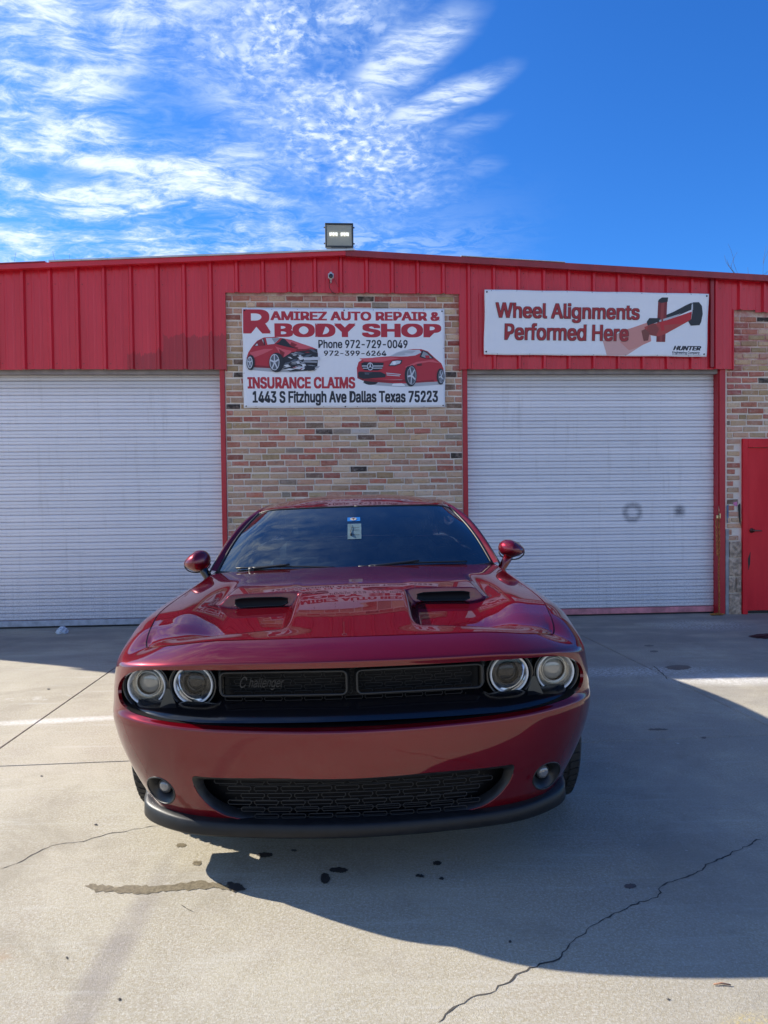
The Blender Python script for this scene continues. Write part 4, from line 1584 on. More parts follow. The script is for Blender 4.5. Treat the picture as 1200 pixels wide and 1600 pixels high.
b.bbox(0.006, 0.022, -0.012, 0.008, 1.15, 1.21, 0.004)
b.build('hook', simple('worn_brass', (0.65, 0.50, 0.28), 0.3, metal=0.8), ch)

# litter
def crumple(name, c, rx_, ry_, h, mat, seed, flat=0.5):
    bm = bmesh.new()
    bmesh.ops.create_icosphere(bm, subdivisions=4, radius=1)
    rr = random.Random(seed)
    from mathutils import noise as mn
    for v in bm.verts:
        p = v.co.copy()
        n_ = mn.noise(p * 1.8 + Vector((seed, 0, 0))) * 0.45 + mn.noise(p * 4.5) * 0.22
        p *= (1 + n_)
        v.co = (p.x * rx_, p.y * ry_, max(0.0, (p.z + 0.55) * h * 0.6))
    me = bpy.data.meshes.new(name)
    bm.to_mesh(me)
    bm.free()
    o = link(name, me, mat)
    o.location = c
    return o


bagm = simple('thin_white_plastic', (0.55, 0.60, 0.66), 0.25, coat=0.4)
bg_ = crumple('plastic_bag', pg(97, 990) + Vector((0, 0, 0.001)), 0.055, 0.045, 0.075, bagm, 4)
tag(bg_, 'crumpled pale plastic bag on the ground before the left door', 'plastic bag')
rag = crumple('rag', pg(1192, 996) + Vector((0.03, 0, 0.001)), 0.13, 0.07, 0.035, simple('dark_red_cloth', (0.055, 0.014, 0.018), 0.9), 8)
tag(rag, 'dark red rag lying on the ground in front of the red door', 'rag')


# ------------------------------------------------------------------ bare trees behind the roof
bark = simple('bare_bark', (0.10, 0.085, 0.075), 0.9)


def tree(x, y, H_, label, seed, spread=0.5):
    root = thing('bare_tree', label, 'tree', (x, y, 0), 0, 'bare trees behind the roof')
    rr = random.Random(seed)
    tr, tw = MB(), MB()

    def grow(p, d, L_, r_, dep):
        pts, rs = [p], [r_]
        q = p.copy()
        for k in range(4):
            d = (d + Vector((rr.uniform(-.22, .22), rr.uniform(-.22, .22), rr.uniform(-.02, .16)))).normalized()
            q = q + d * L_ / 4
            pts.append(q.copy())
            rs.append(r_ * (1 - 0.45 * (k + 1) / 4))
        (tr if dep < 1 else tw).tube(pts, rs, 7 if dep < 2 else 4, caps=False)
        if dep < 5:
            for _ in range(3 if dep < 4 else 2):
                t_ = rr.choice([2, 3, 4, 4])
                a = rr.uniform(0, 2 * pi)
                sp_ = rr.uniform(0.45, 0.85) * spread * 2
                dd = (d + Vector((cos(a) * sp_, sin(a) * sp_, rr.uniform(0, .3)))).normalized()
                grow(pts[t_], dd, L_ * rr.uniform(0.55, 0.8), max(0.006, rs[t_] * 0.6), dep + 1)
    grow(Vector((0, 0, 0)), Vector((0, 0, 1)), H_ * 0.42, H_ * 0.018, 0)
    k_ = H_ / max(p[2] for p in tw.v)
    tr.v = [(p[0] * k_, p[1] * k_, p[2] * k_) for p in tr.v]
    tw.v = [(p[0] * k_, p[1] * k_, p[2] * k_) for p in tw.v]
    tr.build('trunk', bark, root, fix=False)
    tw.build('crown', bark, root, fix=False)


tree(-4.9, 24.5, 9.75, 'bare tree whose twigs top the roof line left of the floodlight', 3)
tree(-9.9, 25.0, 9.65, 'bare tree whose twigs top the middle of the left roof slope', 12)
tree(-13.2, 25.5, 9.95, 'bare tree at the far left edge behind the roof', 21)
tree(13.0, 24.0, 9.7, 'bare tree with long twigs at the right edge behind the roof', 5, 0.6)
tree(-2.9, 26.0, 10.25, 'bare tree whose twigs show closest to the floodlight', 30)

# ------------------------------------------------------------------ the car
# local axes: x to the right of the picture, y towards its tail, z up
CAR_YAW = radians(1.4)
CAR_LEAN = radians(1.0)
car = thing('parked_car', 'dark red two-door muscle car parked nose out before the brick panel', 'car', (-0.118, 2.80, 0), CAR_YAW)
LM = Matrix.Rotation(-CAR_LEAN, 4, 'Y')          # the body sits slightly low on its left-hand springs


def lean(me):
    me.transform(LM)
    return me


def body_part(mb, name, mat, parent=None, fix=True):
    me = mb.mesh(name)
    if fix:
        bm = bmesh.new()
        bm.from_mesh(me)
        bmesh.ops.recalc_face_normals(bm, faces=bm.faces[:])
        bm.to_mesh(me)
        bm.free()
    lean(me)
    return link(name, me, mat, parent or car)


class Cubic:
    """natural cubic spline through (t, values[k])"""
    def __init__(self, t, y):
        self.t = np.asarray(t, float)
        y = np.asarray(y, float)
        self.y = y.reshape(len(t), -1)
        n = len(t)
        h = np.diff(self.t)
        A = np.zeros((n, n))
        R_ = np.zeros((n, self.y.shape[1]))
        A[0, 0] = A[-1, -1] = 1
        for i in range(1, n - 1):
            A[i, i - 1], A[i, i], A[i, i + 1] = h[i - 1], 2 * (h[i - 1] + h[i]), h[i]
            R_[i] = 6 * ((self.y[i + 1] - self.y[i]) / h[i] - (self.y[i] - self.y[i - 1]) / h[i - 1])
        self.m = np.linalg.solve(A, R_)

    def __call__(self, x):
        x = np.atleast_1d(np.asarray(x, float))
        i = np.clip(np.searchsorted(self.t, x) - 1, 0, len(self.t) - 2)
        h = (self.t[i + 1] - self.t[i])[:, None]
        a = (self.t[i + 1] - x)[:, None] / h
        b = (x - self.t[i])[:, None] / h
        return a * self.y[i] + b * self.y[i + 1] + ((a ** 3 - a) * self.m[i] + (b ** 3 - b) * self.m[i + 1]) * h * h / 6


class Lin:
    """smooth-step interpolation (no overshoot)"""
    def __init__(self, t, y):
        self.t = np.asarray(t, float)
        self.y = np.asarray(y, float).reshape(len(t), -1)
        # PCHIP-like limited tangents
        d = np.diff(self.y, axis=0) / np.diff(self.t)[:, None]
        m = np.zeros_like(self.y)
        m[1:-1] = np.where(d[:-1] * d[1:] > 0, 2 * d[:-1] * d[1:] / (d[:-1] + d[1:] + 1e-12 * np.sign(d[:-1] + d[1:] + 1e-30)), 0)
        self.m = m

    def __call__(self, x):
        x = np.atleast_1d(np.asarray(x, float))
        i = np.clip(np.searchsorted(self.t, x) - 1, 0, len(self.t) - 2)
        h = (self.t[i + 1] - self.t[i])[:, None]
        s = np.clip((x - self.t[i])[:, None] / h, 0, 1)
        return ((2 * s ** 3 - 3 * s ** 2 + 1) * self.y[i] + (s ** 3 - 2 * s ** 2 + s) * h * self.m[i]
                + (-2 * s ** 3 + 3 * s ** 2) * self.y[i + 1] + (s ** 3 - s ** 2) * h * self.m[i + 1])


# plan outline at the widest height, from the nose round to the tail (half)
PL = np.array([(-.0, -.0615), (.12, -.0600), (.25, -.0540), (.38, -.042), (.50, -.027), (.61, -.006), (.71, .024), (.795, .064), (.872, .112), (.938, .172), (.984, .25), (1.010, .345), (1.021, .46), (1.023, .60), (1.019, .88),
               (1.010, 1.1), (.990, 1.4), (.978, 1.8), (.968, 2.3), (.968, 2.8), (.978, 3.2), (.992, 3.6), (.998, 3.95), (.992, 4.3), (.970, 4.65), (.925, 4.88), (.86, 5.00), (.76, 5.055), (.6, 5.09), (.35, 5.11), (0, 5.115)])
arc = np.concatenate([[0], np.cumsum(np.hypot(*np.diff(PL, axis=0).T))])
PLAN = Cubic(arc, PL)
UMAX = arc[-1]


def u_at(x=None, y=None):
    """arc length where the outline passes given x (front) or y (side)"""
    us = np.linspace(0, UMAX, 4000)
    p = PLAN(us)
    if x is not None:
        i = np.argmax(p[:, 0] >= x)
    else:
        i = np.argmax((p[:, 1] >= y) & (us > 0.6))
    return us[i]


def plan_n(u):
    e = 1e-3
    d = PLAN(np.clip(u + e, 0, UMAX)) - PLAN(np.clip(u - e, 0, UMAX))
    d /= np.linalg.norm(d, axis=1)[:, None]
    return np.stack([d[:, 1], -d[:, 0]], 1)      # outward


KEYS = [
    (0.0, [(.130, .944), (.090, .929), (.024, .889), (.008, .872), (.026, .856), (.060, .72), (.060, .628), (.006, .620), (.0, .602), (.036, .41), (.098, .214)]),
    (u_at(x=.5), [(.126, .939), (.086, .924), (.024, .887), (.008, .870), (.026, .855), (.056, .72), (.056, .638), (.006, .630), (.0, .612), (.036, .41), (.098, .216)]),
    (u_at(x=.80), [(.122, .910), (.086, .897), (.030, .868), (.014, .851), (.024, .836), (.040, .72), (.042, .655), (.005, .642), (.0, .624), (.038, .42), (.110, .236)]),
    (u_at(x=.938), [(.132, .890), (.092, .880), (.040, .858), (.022, .838), (.020, .818), (.014, .72), (.014, .665), (.002, .645), (.0, .625), (.045, .43), (.130, .270)]),
    (u_at(y=.42), [(.150, .948), (.105, .938), (.062, .908), (.028, .858), (.012, .79), (.003, .71), (.001, .665), (.0, .62), (.0, .54), (.040, .42), (.125, .285)]),
    (u_at(y=.60), [(.145, .982), (.098, .970), (.055, .938), (.024, .88), (.008, .80), (.001, .71), (.0, .66), (.0, .61), (.0, .54), (.012, .42), (.035, .30)]),
    (u_at(y=.95), [(.145, 1.004), (.098, .992), (.055, .960), (.024, .90), (.008, .81), (.001, .72), (.0, .66), (.0, .61), (.0, .54), (.010, .42), (.03, .27)]),
    (u_at(y=1.75), [(.120, 1.040), (.085, 1.026), (.050, .992), (.024, .93), (.012, .83), (.008, .74), (.010, .67), (.012, .61), (.010, .54), (.015, .38), (.04, .20)]),
    (u_at(y=2.8), [(.105, 1.050), (.075, 1.035), (.045, .998), (.025, .935), (.012, .84), (.012, .74), (.015, .66), (.016, .60), (.012, .52), (.015, .36), (.04, .20)]),
    (u_at(y=3.9), [(.14, 1.075), (.098, 1.06), (.055, 1.02), (.025, .95), (.006, .84), (.0, .73), (.0, .66), (.0, .60), (.0, .53), (.01, .40), (.03, .25)]),
    (u_at(y=4.7), [(.15, 1.065), (.11, 1.05), (.07, 1.01), (.03, .94), (.012, .84), (.005, .73), (.0, .66), (.0, .60), (.0, .53), (.03, .40), (.09, .28)]),
    (UMAX, [(.20, 1.06), (.14, 1.05), (.08, 1.02), (.04, .95), (.05, .86), (.06, .73), (.03, .66), (.0, .60), (.0, .53), (.03, .40), (.10, .28)]),
]
PROF = Lin([k[0] for k in KEYS], [[c for p in k[1] for c in p] for k in KEYS])
NP_ = 11
KN = np.concatenate([[0, 0, 0], np.linspace(0, 1, NP_ - 2), [1, 1, 1]])


def basis(v):
    v = np.clip(np.asarray(v, float), 0, 1 - 1e-9)
    B = [((KN[i] <= v) & (v < KN[i + 1])).astype(float) for i in range(len(KN) - 1)]
    for d in range(1, 4):
        nb = []
        for i in range(len(KN) - 1 - d):
            a = KN[i + d] - KN[i]
            b_ = KN[i + d + 1] - KN[i + 1]
            t_ = 0
            if a > 0:
                t_ = t_ + (v - KN[i]) / a * B[i]
            if b_ > 0:
                t_ = t_ + (KN[i + d + 1] - v) / b_ * B[i + 1]
            nb.append(t_ if not np.isscalar(t_) else np.zeros_like(v))
        B = nb
    return np.stack(B, 1)


def BODY(u, v):
    """point of the painted shell; u arc length round the car, v 0 at the top seam to 1 at the sill"""
    u = np.clip(np.atleast_1d(u).astype(float), 0, UMAX)
    v = np.atleast_1d(v).astype(float)
    v = 1 - (1 - np.clip(v, 0, 1)) ** 1.6
    P = PLAN(u)
    N = plan_n(u)
    c = PROF(u).reshape(-1, NP_, 2)
    w_ = basis(v)
    off = (c[:, :, 0] * w_).sum(1)
    z = (c[:, :, 1] * w_).sum(1)
    p = P - N * off[:, None]
    return np.stack([np.maximum(p[:, 0], 0), p[:, 1], z], 1)


def normals_of(fn, a, b_, ea, eb, amax=None):
    da = fn(a + ea, b_) - fn(a - ea, b_)
    db = fn(a, b_ + eb) - fn(a, b_ - eb)
    n_ = np.cross(da, db)
    return n_ / (np.linalg.norm(n_, axis=1)[:, None] + 1e-12)


def BODYn(u, v):
    uc = np.clip(u, 2e-3, UMAX - 2e-3)
    vc = np.clip(v, 3e-3, 1 - 3e-3)
    n_ = normals_of(BODY, uc, vc, 2e-3, 3e-3)
    s_ = np.where((n_[:, 0] * plan_n(uc)[:, 0] + n_[:, 1] * plan_n(uc)[:, 1] + 0.6 * n_[:, 2] * (vc < .3)) < 0, -1.0, 1.0)
    n_ = n_ * s_[:, None]
    n_[u < 1.5e-3, 0] = 0
    n_[u > UMAX - 1.5e-3, 0] = 0
    return n_ / np.linalg.norm(n_, axis=1)[:, None]


def solve_uv(x, z, u_hi=1.25):
    """(u, v) of the shell point whose front view is (x, z)"""
    us = np.linspace(0, u_hi, 240)
    vs = np.linspace(0, 1, 240)
    U, V = np.meshgrid(us, vs, indexing='ij')
    if not hasattr(solve_uv, 'g'):
        solve_uv.g = BODY(U.ravel(), V.ravel())
        solve_uv.u, solve_uv.v = U.ravel(), V.ravel()
    d = (solve_uv.g[:, 0] - x) ** 2 + (solve_uv.g[:, 2] - z) ** 2
    i = np.argmin(d)
    u, v = solve_uv.u[i], solve_uv.v[i]
    for _ in range(5):
        e = 1e-4
        p = BODY([u], [v])[0]
        pu = BODY([u + e], [v])[0]
        pv = BODY([u], [v + e])[0]
        J = np.array([[(pu[0] - p[0]) / e, (pv[0] - p[0]) / e], [(pu[2] - p[2]) / e, (pv[2] - p[2]) / e]])
        r_ = np.array([x - p[0], z - p[2]])
        try:
            dd = np.linalg.solve(J, r_)
        except Exception:
            break
        if np.abs(dd).max() > 0.05:
            break
        u, v = max(0, u + dd[0]), min(1, max(0, v + dd[1]))
    return u, v


def smooth_poly(pts, n=6, closed=True):
    """Catmull-Rom through points"""
    P = [np.array(p, float) for p in pts]
    N = len(P)
    out = []
    rngi = range(N if closed else N - 1)
    for i in rngi:
        p0 = P[(i - 1) % N] if closed or i > 0 else P[i]
        p1, p2 = P[i], P[(i + 1) % N]
        p3 = P[(i + 2) % N] if closed or i + 2 < N else p2
        for k in range(n):
            t_ = k / n
            out.append(0.5 * ((2 * p1) + (-p0 + p2) * t_ + (2 * p0 - 5 * p1 + 4 * p2 - p3) * t_ ** 2 + (-p0 + 3 * p1 - 3 * p2 + p3) * t_ ** 3))
    if not closed:
        out.append(P[-1])
    return out


def rounded(pts, rads, n=5):
    """polygon with filleted corners"""
    out = []
    N = len(pts)
    for i in range(N):
        p = np.array(pts[i], float)
        a = np.array(pts[i - 1], float) - p
        b_ = np.array(pts[(i + 1) % N], float) - p
        r_ = min(rads[i], 0.45 * np.linalg.norm(a), 0.45 * np.linalg.norm(b_))
        if r_ <= 0:
            out.append(p)
            continue
        A, B_ = p + a / np.linalg.norm(a) * r_, p + b_ / np.linalg.norm(b_) * r_
        for k in range(n + 1):
            t_ = k / n
            out.append((1 - t_) ** 2 * A + 2 * t_ * (1 - t_) * p + t_ ** 2 * B_)
    return out


VS = 1.0   # v is treated as about one metre long in the triangulation


def inside(pt, poly):
    x, y = pt
    c = False
    n_ = len(poly)
    j = n_ - 1
    for i in range(n_):
        xi, yi = poly[i]
        xj, yj = poly[j]
        if (yi > y) != (yj > y) and x < (xj - xi) * (y - yi) / (yj - yi) + xi:
            c = not c
        j = i
    return c


def shell(name, outer, holes, du, dv, fn, fnn, mat, both=True, flange=0.02, parent=None):
    """painted panel cut to an outline with holes, in the (u, v) plane of the shell; edges are turned inwards"""
    def dense(poly, closed=True):
        out = []
        n_ = len(poly)
        for i in range(n_):
            a, b_ = np.array(poly[i], float), np.array(poly[(i + 1) % n_], float)
            m_ = max(1, int(np.ceil(max(abs(b_[0] - a[0]) / du, abs(b_[1] - a[1]) / dv))))
            out += [tuple(a + (b_ - a) * k / m_) for k in range(m_)]
        return out
    outer_d = dense(outer)
    holes_d = [dense(h) for h in holes]
    loops = [outer_d] + holes_d
    pts = []
    edges = []
    for lp in loops:
        s_ = len(pts)
        pts += lp
        edges += [(s_ + i, s_ + (i + 1) % len(lp)) for i in range(len(lp))]
    nb_ = len(pts)
    u0, u1 = min(p[0] for p in outer), max(p[0] for p in outer)
    v0, v1 = min(p[1] for p in outer), max(p[1] for p in outer)
    B_ = np.array(pts)
    nu, nv = max(2, int((u1 - u0) / du)), max(2, int((v1 - v0) / dv))
    gu, gv = np.meshgrid(np.linspace(u0, u1, nu + 1)[1:-1], np.linspace(v0, v1, nv + 1)[1:-1], indexing='ij')
    cand = np.stack([gu.ravel(), gv.ravel()], 1)
    for q in cand:
        d = np.abs(B_ - q) / np.array([du, dv])
        if (np.maximum(d[:, 0], d[:, 1])).min() < 0.45:
            continue
        if not inside(q, outer_d) or any(inside(q, h) for h in holes_d):
            continue
        pts.append(tuple(q))
    vv, ee, ff, *_ = geometry.delaunay_2d_cdt([Vector(p) for p in pts], edges, [], 0, 1e-7)
    faces = []
    for f_ in ff:
        c = sum((vv[i] for i in f_), Vector((0, 0))) / len(f_)
        if inside(c, outer_d) and not any(inside(c, h) for h in holes_d):
            faces.append(tuple(f_))
    arr = np.array([v[:] for v in vv])
    P = fn(arr[:, 0], arr[:, 1])
    N = fnn(arr[:, 0], arr[:, 1])
    # orient
    fixed = []
    for f_ in faces:
        a, b_, c = P[f_[0]], P[f_[1]], P[f_[2]]
        if np.dot(np.cross(b_ - a, c - a), N[f_[0]]) < 0:
            f_ = f_[::-1]
        fixed.append(f_)
    cnt = {}
    for f_ in fixed:
        for i in range(len(f_)):
            a, b_ = f_[i], f_[(i + 1) % len(f_)]
            cnt[(a, b_)] = cnt.get((a, b_), 0) + 1
    bound = [(a, b_) for (a, b_) in cnt if (b_, a) not in cnt]
    nP = len(P)
    # flange verts
    fl_idx = {}
    exP, exN = [], []
    ex_faces = []
    for a, b_ in bound:
        if both is True and P[a][0] < 1e-5 and P[b_][0] < 1e-5:
            continue
        for q in (a, b_):
            if q not in fl_idx:
                fl_idx[q] = (nP + len(exP), nP + len(exP) + 1)
                exP += [P[q], P[q] - N[q] * flange]
                exN += [N[q], N[q]]
        ex_faces.append((fl_idx[b_][0], fl_idx[a][0], fl_idx[a][1], fl_idx[b_][1]))
    allP = np.concatenate([P, np.array(exP)]) if exP else P
    allN = np.concatenate([N, np.array(exN)]) if exP else N
    fcs = fixed + ex_faces
    flange_flag = [False] * len(fixed) + [True] * len(ex_faces)
    if both == 'split':
        o1 = finish(name, allP, allN, fcs, mat, parent, flange_flag)
        return o1, finish(name, allP * np.array([-1, 1, 1]), allN * np.array([-1, 1, 1]), [f_[::-1] for f_ in fcs], mat, parent, flange_flag)
    if both:
        n0 = len(allP)
        mP = allP * np.array([-1, 1, 1])
        mN = allN * np.array([-1, 1, 1])
        fcs = fcs + [tuple(n0 + i for i in f_[::-1]) for f_ in fcs]
        flange_flag = flange_flag * 2
        allP = np.concatenate([allP, mP])
        allN = np.concatenate([allN, mN])
    return finish(name, allP, allN, fcs, mat, parent, flange_flag)


def finish(name, P, N, fcs, mat, parent=None, flat=None):
    me = bpy.data.meshes.new(name)
    me.from_pydata([tuple(p) for p in P], [], [tuple(int(i) for i in f_) for f_ in fcs])
    me.polygons.foreach_set('use_smooth', [True] * len(me.polygons))
    me.update()
    nn = []
    lv = np.zeros(len(me.loops), int)
    me.loops.foreach_get('vertex_index', lv)
    nl = np.array(N)[lv]
    if flat is not None:
        for p in me.polygons:
            if flat[p.index]:
                for li in p.loop_indices:
                    nl[li] = p.normal[:]
    R3 = np.array(LM.to_3x3())
    me.transform(LM)
    nl = nl @ R3.T
    me.normals_split_custom_set(nl.tolist())
    return link(name, me, mat, parent or car)


# ---- openings, given by their front view in metres
def uvloop(poly):
    return [solve_uv(p[0], p[1]) for p in poly]


g_up = [(0, .850), (.25, .851), (.50, .850), (.70, .846), (.80, .838), (.86, .822), (.910, .794), (.938, .758), (.943, .722), (.928, .690), (.885, .668), (.84, .657),
        (.74, .647), (.60, .640), (.40, .632), (.20, .627), (0, .625)]
up_s = smooth_poly(g_up, 3, closed=False)
g_lo = rounded([(0, .427), (.30, .435), (.622, .438), (.612, .385), (.600, .360), (.566, .314), (.508, .273), (.385, .247), (.21, .236), (0, .231)], [0, .05, .02, .02, .02, .03, .04, .05, .05, 0], 4)
lo_s = [p for p in g_lo]
fog = [(.767 + .066 * cos(a), .350 + .060 * sin(a)) for a in [2 * pi * k / 28 for k in range(28)]]

uv_up = uvloop(up_s)
uv_lo = uvloop(lo_s)
uv_fog = uvloop(fog)
U_BUMP = u_at(y=.40)
U_DOOR0, U_DOOR1 = u_at(y=1.75), u_at(y=3.15)

# the bumper skin: half outline with the grille openings cut from the centre line
v_up_t, v_up_b = uv_up[0][1], uv_up[-1][1]
v_lo_t, v_lo_b = uv_lo[0][1], uv_lo[-1][1]
outer = [(0, 0), (U_BUMP, 0), (U_BUMP, 1.0), (0, 1.0), (0, v_lo_b)]
outer += [q for q in uv_lo[::-1][1:-1]] + [(0, v_lo_t), (0, v_up_b)] + [q for q in uv_up[::-1][1:-1]] + [(0, v_up_t)]
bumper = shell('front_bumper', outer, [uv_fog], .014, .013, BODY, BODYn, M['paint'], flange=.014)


def yz_uv(y, z, u_c):
    """(u, v) for a side-view point"""
    us = np.linspace(max(0.9, u_c - .75), min(UMAX, u_c + .75), 160)
    vs = np.linspace(0, 1, 160)
    key = round(u_c, 3)
    cache = yz_uv.__dict__.setdefault('c', {})
    if key not in cache:
        U, V = np.meshgrid(us, vs, indexing='ij')
        cache[key] = (BODY(U.ravel(), V.ravel()), U.ravel(), V.ravel())
    G, U, V = cache[key]
    i = np.argmin((G[:, 1] - y) ** 2 + (G[:, 2] - z) ** 2)
    return U[i], V[i]


def wheel_arch(yc, zc, R_, u_c, a0=-35, a1=215, n_=30):
    out = []
    for k in range(n_ + 1):
        a = radians(a0 + (a1 - a0) * k / n_)
        y, z = yc + R_ * cos(a), zc + R_ * sin(a)
        if z < .245:
            continue
        out.append(yz_uv(y, z, u_c))
    return out


YW1, YW2, ZW, RW = .885, 3.90, .365, .365
a1_ = wheel_arch(YW1, ZW + .01, .425, u_at(y=YW1))      # from rear-low over the top to front-low
gp = .0025
outer = [(U_BUMP + gp, 0), (U_DOOR0 - gp, 0), (U_DOOR0 - gp, 1.0), (a1_[0][0], 1.0)] + a1_ + [(a1_[-1][0], 1.0), (U_BUMP + gp, 1.0)]
for side in (1,):
    shell('fender', outer, [], .022, .022, BODY, BODYn, M['paint'], both='split')
outer = [(U_DOOR0 + gp, .0), (U_DOOR1 - gp, .0), (U_DOOR1 - gp, 1), (U_DOOR0 + gp, 1)]
shell('door', outer, [], .05, .03, BODY, BODYn, M['paint'], both='split')
a2_ = wheel_arch(YW2, ZW + .01, .425, u_at(y=YW2))
outer = [(U_DOOR1 + gp, 0), (UMAX, 0), (UMAX, 1.0), (a2_[0][0], 1.0)] + a2_ + [(a2_[-1][0], 1.0), (U_DOOR1 + gp, 1.0)]
shell('rear_quarter', outer, [], .05, .03, BODY, BODYn, M['paint'])

# ---- hood
seam_u = np.linspace(0, u_at(y=1.9), 500)
seam = BODY(seam_u, np.zeros_like(seam_u))
i_c = int(np.argmin(np.abs(seam[:, 0] - .835) + np.where(seam[:, 1] > .45, 9, 0)))
front_x, front_y, front_z = seam[:i_c + 1, 0], seam[:i_c + 1, 1], seam[:i_c + 1, 2]
side_x, side_y, side_z = seam[i_c:, 0], seam[i_c:, 1], seam[i_c:, 2]
XC = front_x[-1]
ZC = Cubic([.07, .20, .33, .48, .65, .82, 1.1, 1.4, 1.7], [.943, .964, .985, 1.008, 1.034, 1.053, 1.066, 1.070, 1.068])


def sstep(x, a, b_):
    t_ = np.clip((x - a) / (b_ - a), 0, 1)
    return t_ * t_ * t_ * (t_ * (6 * t_ - 15) + 10)


def zside(y):
    return np.interp(y, side_y, side_z)


def xside(y):
    return np.interp(y, side_y, side_x)


ZS = Cubic([.155, .26, .38, .55, .75, .95, 1.3, 1.75], [.86, .893, .9355, .973, .992, 1.004, 1.021, 1.040])


def HOODZ(x, y):
    ax = np.abs(x)
    zc = ZC(y)[:, 0]
    zs = ZS(y)[:, 0]
    t_ = np.clip(ax / np.maximum(xside(y), .5), 0, 1.2)
    z = zs + (zc - zs) * (1 - t_ ** 2.4)
    # the sunken bays in front of the scoops leave the centre bulge standing
    wall_in = sstep(ax, .238, .305)
    fade_out = 1 - sstep(ax, .53, .80)
    ramp_in = sstep(y, .17, .38)
    yw = .705 + (ax - .29) * .14
    scoop = sstep(y, yw, yw + .010)
    in_scoop = 1 - sstep(ax, .570, .660)
    scoop_in = scoop * in_scoop
    tail = 1 - sstep(y, .75, 1.35)
    z = z - .060 * wall_in * fade_out * ramp_in * (1 - scoop_in) * tail
    # the scoop roof swells slightly and keeps a shallow groove beside the bulge
    z = z + .006 * scoop_in * (1 - sstep(y, .9, 1.3)) * wall_in
    # meet the header panel
    zf = np.interp(ax, front_x, front_z)
    yf = np.interp(ax, front_x, front_y)
    z0c = ZC(yf)[:, 0]
    z0s = ZS(yf)[:, 0]
    z0 = z0s + (z0c - z0s) * (1 - np.clip(ax / np.maximum(xside(yf), .5), 0, 1.2) ** 2.4)
    z = z + (zf - z0) * np.exp(-np.clip((y - yf), -.02, 9) ** 2 / .012)
    # meet the fender seam
    zi = zside(np.maximum(y, side_y[0]))
    k_ = sstep(ax / np.maximum(xside(y), .5), .65, 1.0)
    z = z + (zi - zs) * k_ * (y > side_y[0])
    return z


xl = np.unique(np.concatenate([np.linspace(0, .27, 20), np.linspace(.27, .345, 18), np.linspace(.345, .59, 20), np.linspace(.59, .66, 12), np.linspace(.66, .80, 14), np.linspace(.80, 1.0, 18) * 1.0]))
xl = xl / xl[-1]
xl = np.unique(np.concatenate([np.linspace(0, .235, 20), np.linspace(.242, .310, 20), np.linspace(.32, .56, 20), np.linspace(.566, .625, 14), np.linspace(.635, XC, 20)])) / XC
yl = np.concatenate([np.linspace(0, 1, 26)[:-1] * .0])  # placeholder, replaced below
rows = []
Y1, Y2 = .50, 1.35
for t_ in np.linspace(0, 1, 26)[:-1]:
    rows.append(('f', t_))
ymid = np.unique(np.concatenate([np.linspace(Y1, .69, 14), np.linspace(.69, .78, 46), np.linspace(.78, Y2, 34)]))
for y in ymid[:-1]:
    rows.append(('m', y))
for t_ in np.linspace(0, 1, 16):
    rows.append(('r', t_))


def yrear(ax):
    return 1.565 + .16 * (ax / .85) ** 2.2


HV = []
for kind_, t_ in rows:
    ax = xl * XC
    if kind_ == 'f':
        yf = np.interp(ax, front_x, front_y) + .004
        y = yf + .006 + (Y1 - yf - .006) * t_
    elif kind_ == 'm':
        y = np.full_like(ax, t_)
    else:
        y = Y2 + (yrear(ax) - Y2) * t_
    xs_ = np.where(y < side_y[0], XC, xside(y)) - .006
    x = xl * xs_
    HV.append(np.stack([x, y], 1))
HV = np.array(HV)
nr, nc = HV.shape[:2]
hx, hy = HV[:, :, 0].ravel(), HV[:, :, 1].ravel()
hz = HOODZ(hx, hy)
e = .0015
dzx = (HOODZ(hx + e, hy) - HOODZ(np.abs(hx - e), hy)) / (2 * e)
dzx[hx < 1e-6] = 0
dzy = (HOODZ(hx, hy + e) - HOODZ(hx, hy - e)) / (2 * e)
Nh = np.stack([-dzx, -dzy, np.ones_like(dzx)], 1)
Nh /= np.linalg.norm(Nh, axis=1)[:, None]
Ph = np.stack([hx, hy, hz - .0005], 1)
fc = []
for r in range(nr - 1):
    for c_ in range(nc - 1):
        a = r * nc + c_
        fc.append((a, a + 1, a + nc + 1, a + nc))
edge = [(0 * nc + c_) for c_ in range(nc)] + [(r * nc + nc - 1) for r in range(nr)] + [((nr - 1) * nc + c_) for c_ in range(nc - 1, -1, -1)]
exP, exN, exF = [], [], []
for q in edge:
    exP += [Ph[q], Ph[q] - np.array([0, 0, .022])]
    exN += [Nh[q], Nh[q]]
for i in range(len(edge) - 1):
    b0 = len(Ph) + 2 * i
    exF.append((b0 + 2, b0, b0 + 1, b0 + 3))
n_main = len(fc)
aP, aN, aF = np.concatenate([Ph, exP]), np.concatenate([Nh, exN]), fc + exF
fl = [False] * n_main + [True] * len(exF)
n0 = len(aP)
aF2 = aF + [tuple(n0 + i for i in f_[::-1]) for f_ in aF]
hood = finish('hood', np.concatenate([aP, aP * np.array([-1, 1, 1])]), np.concatenate([aN, aN * np.array([-1, 1, 1])]), aF2, M['paint'], None, fl * 2)
# dark channel under the hood gap
b = MB()
for sgn in (1, -1):
    pts = []
    for i in list(range(0, len(seam), 6)):
        p = seam[i]
        pts.append((sgn * p[0], p[1], p[2] - .026))
    b.tube(pts, .012, 6)
    pts = []
    for i in list(range(0, len(seam), 3)):
        p = seam[i]
        k_ = 1.0 if p[1] < .25 else 0.0
        pts.append((sgn * (p[0] - .003 * (1 - k_)), p[1] + .003 * k_, p[2] - .0065))
    b.tube(pts, .0042, 6)
body_part(b, 'hood_channel', M['seal'], hood)

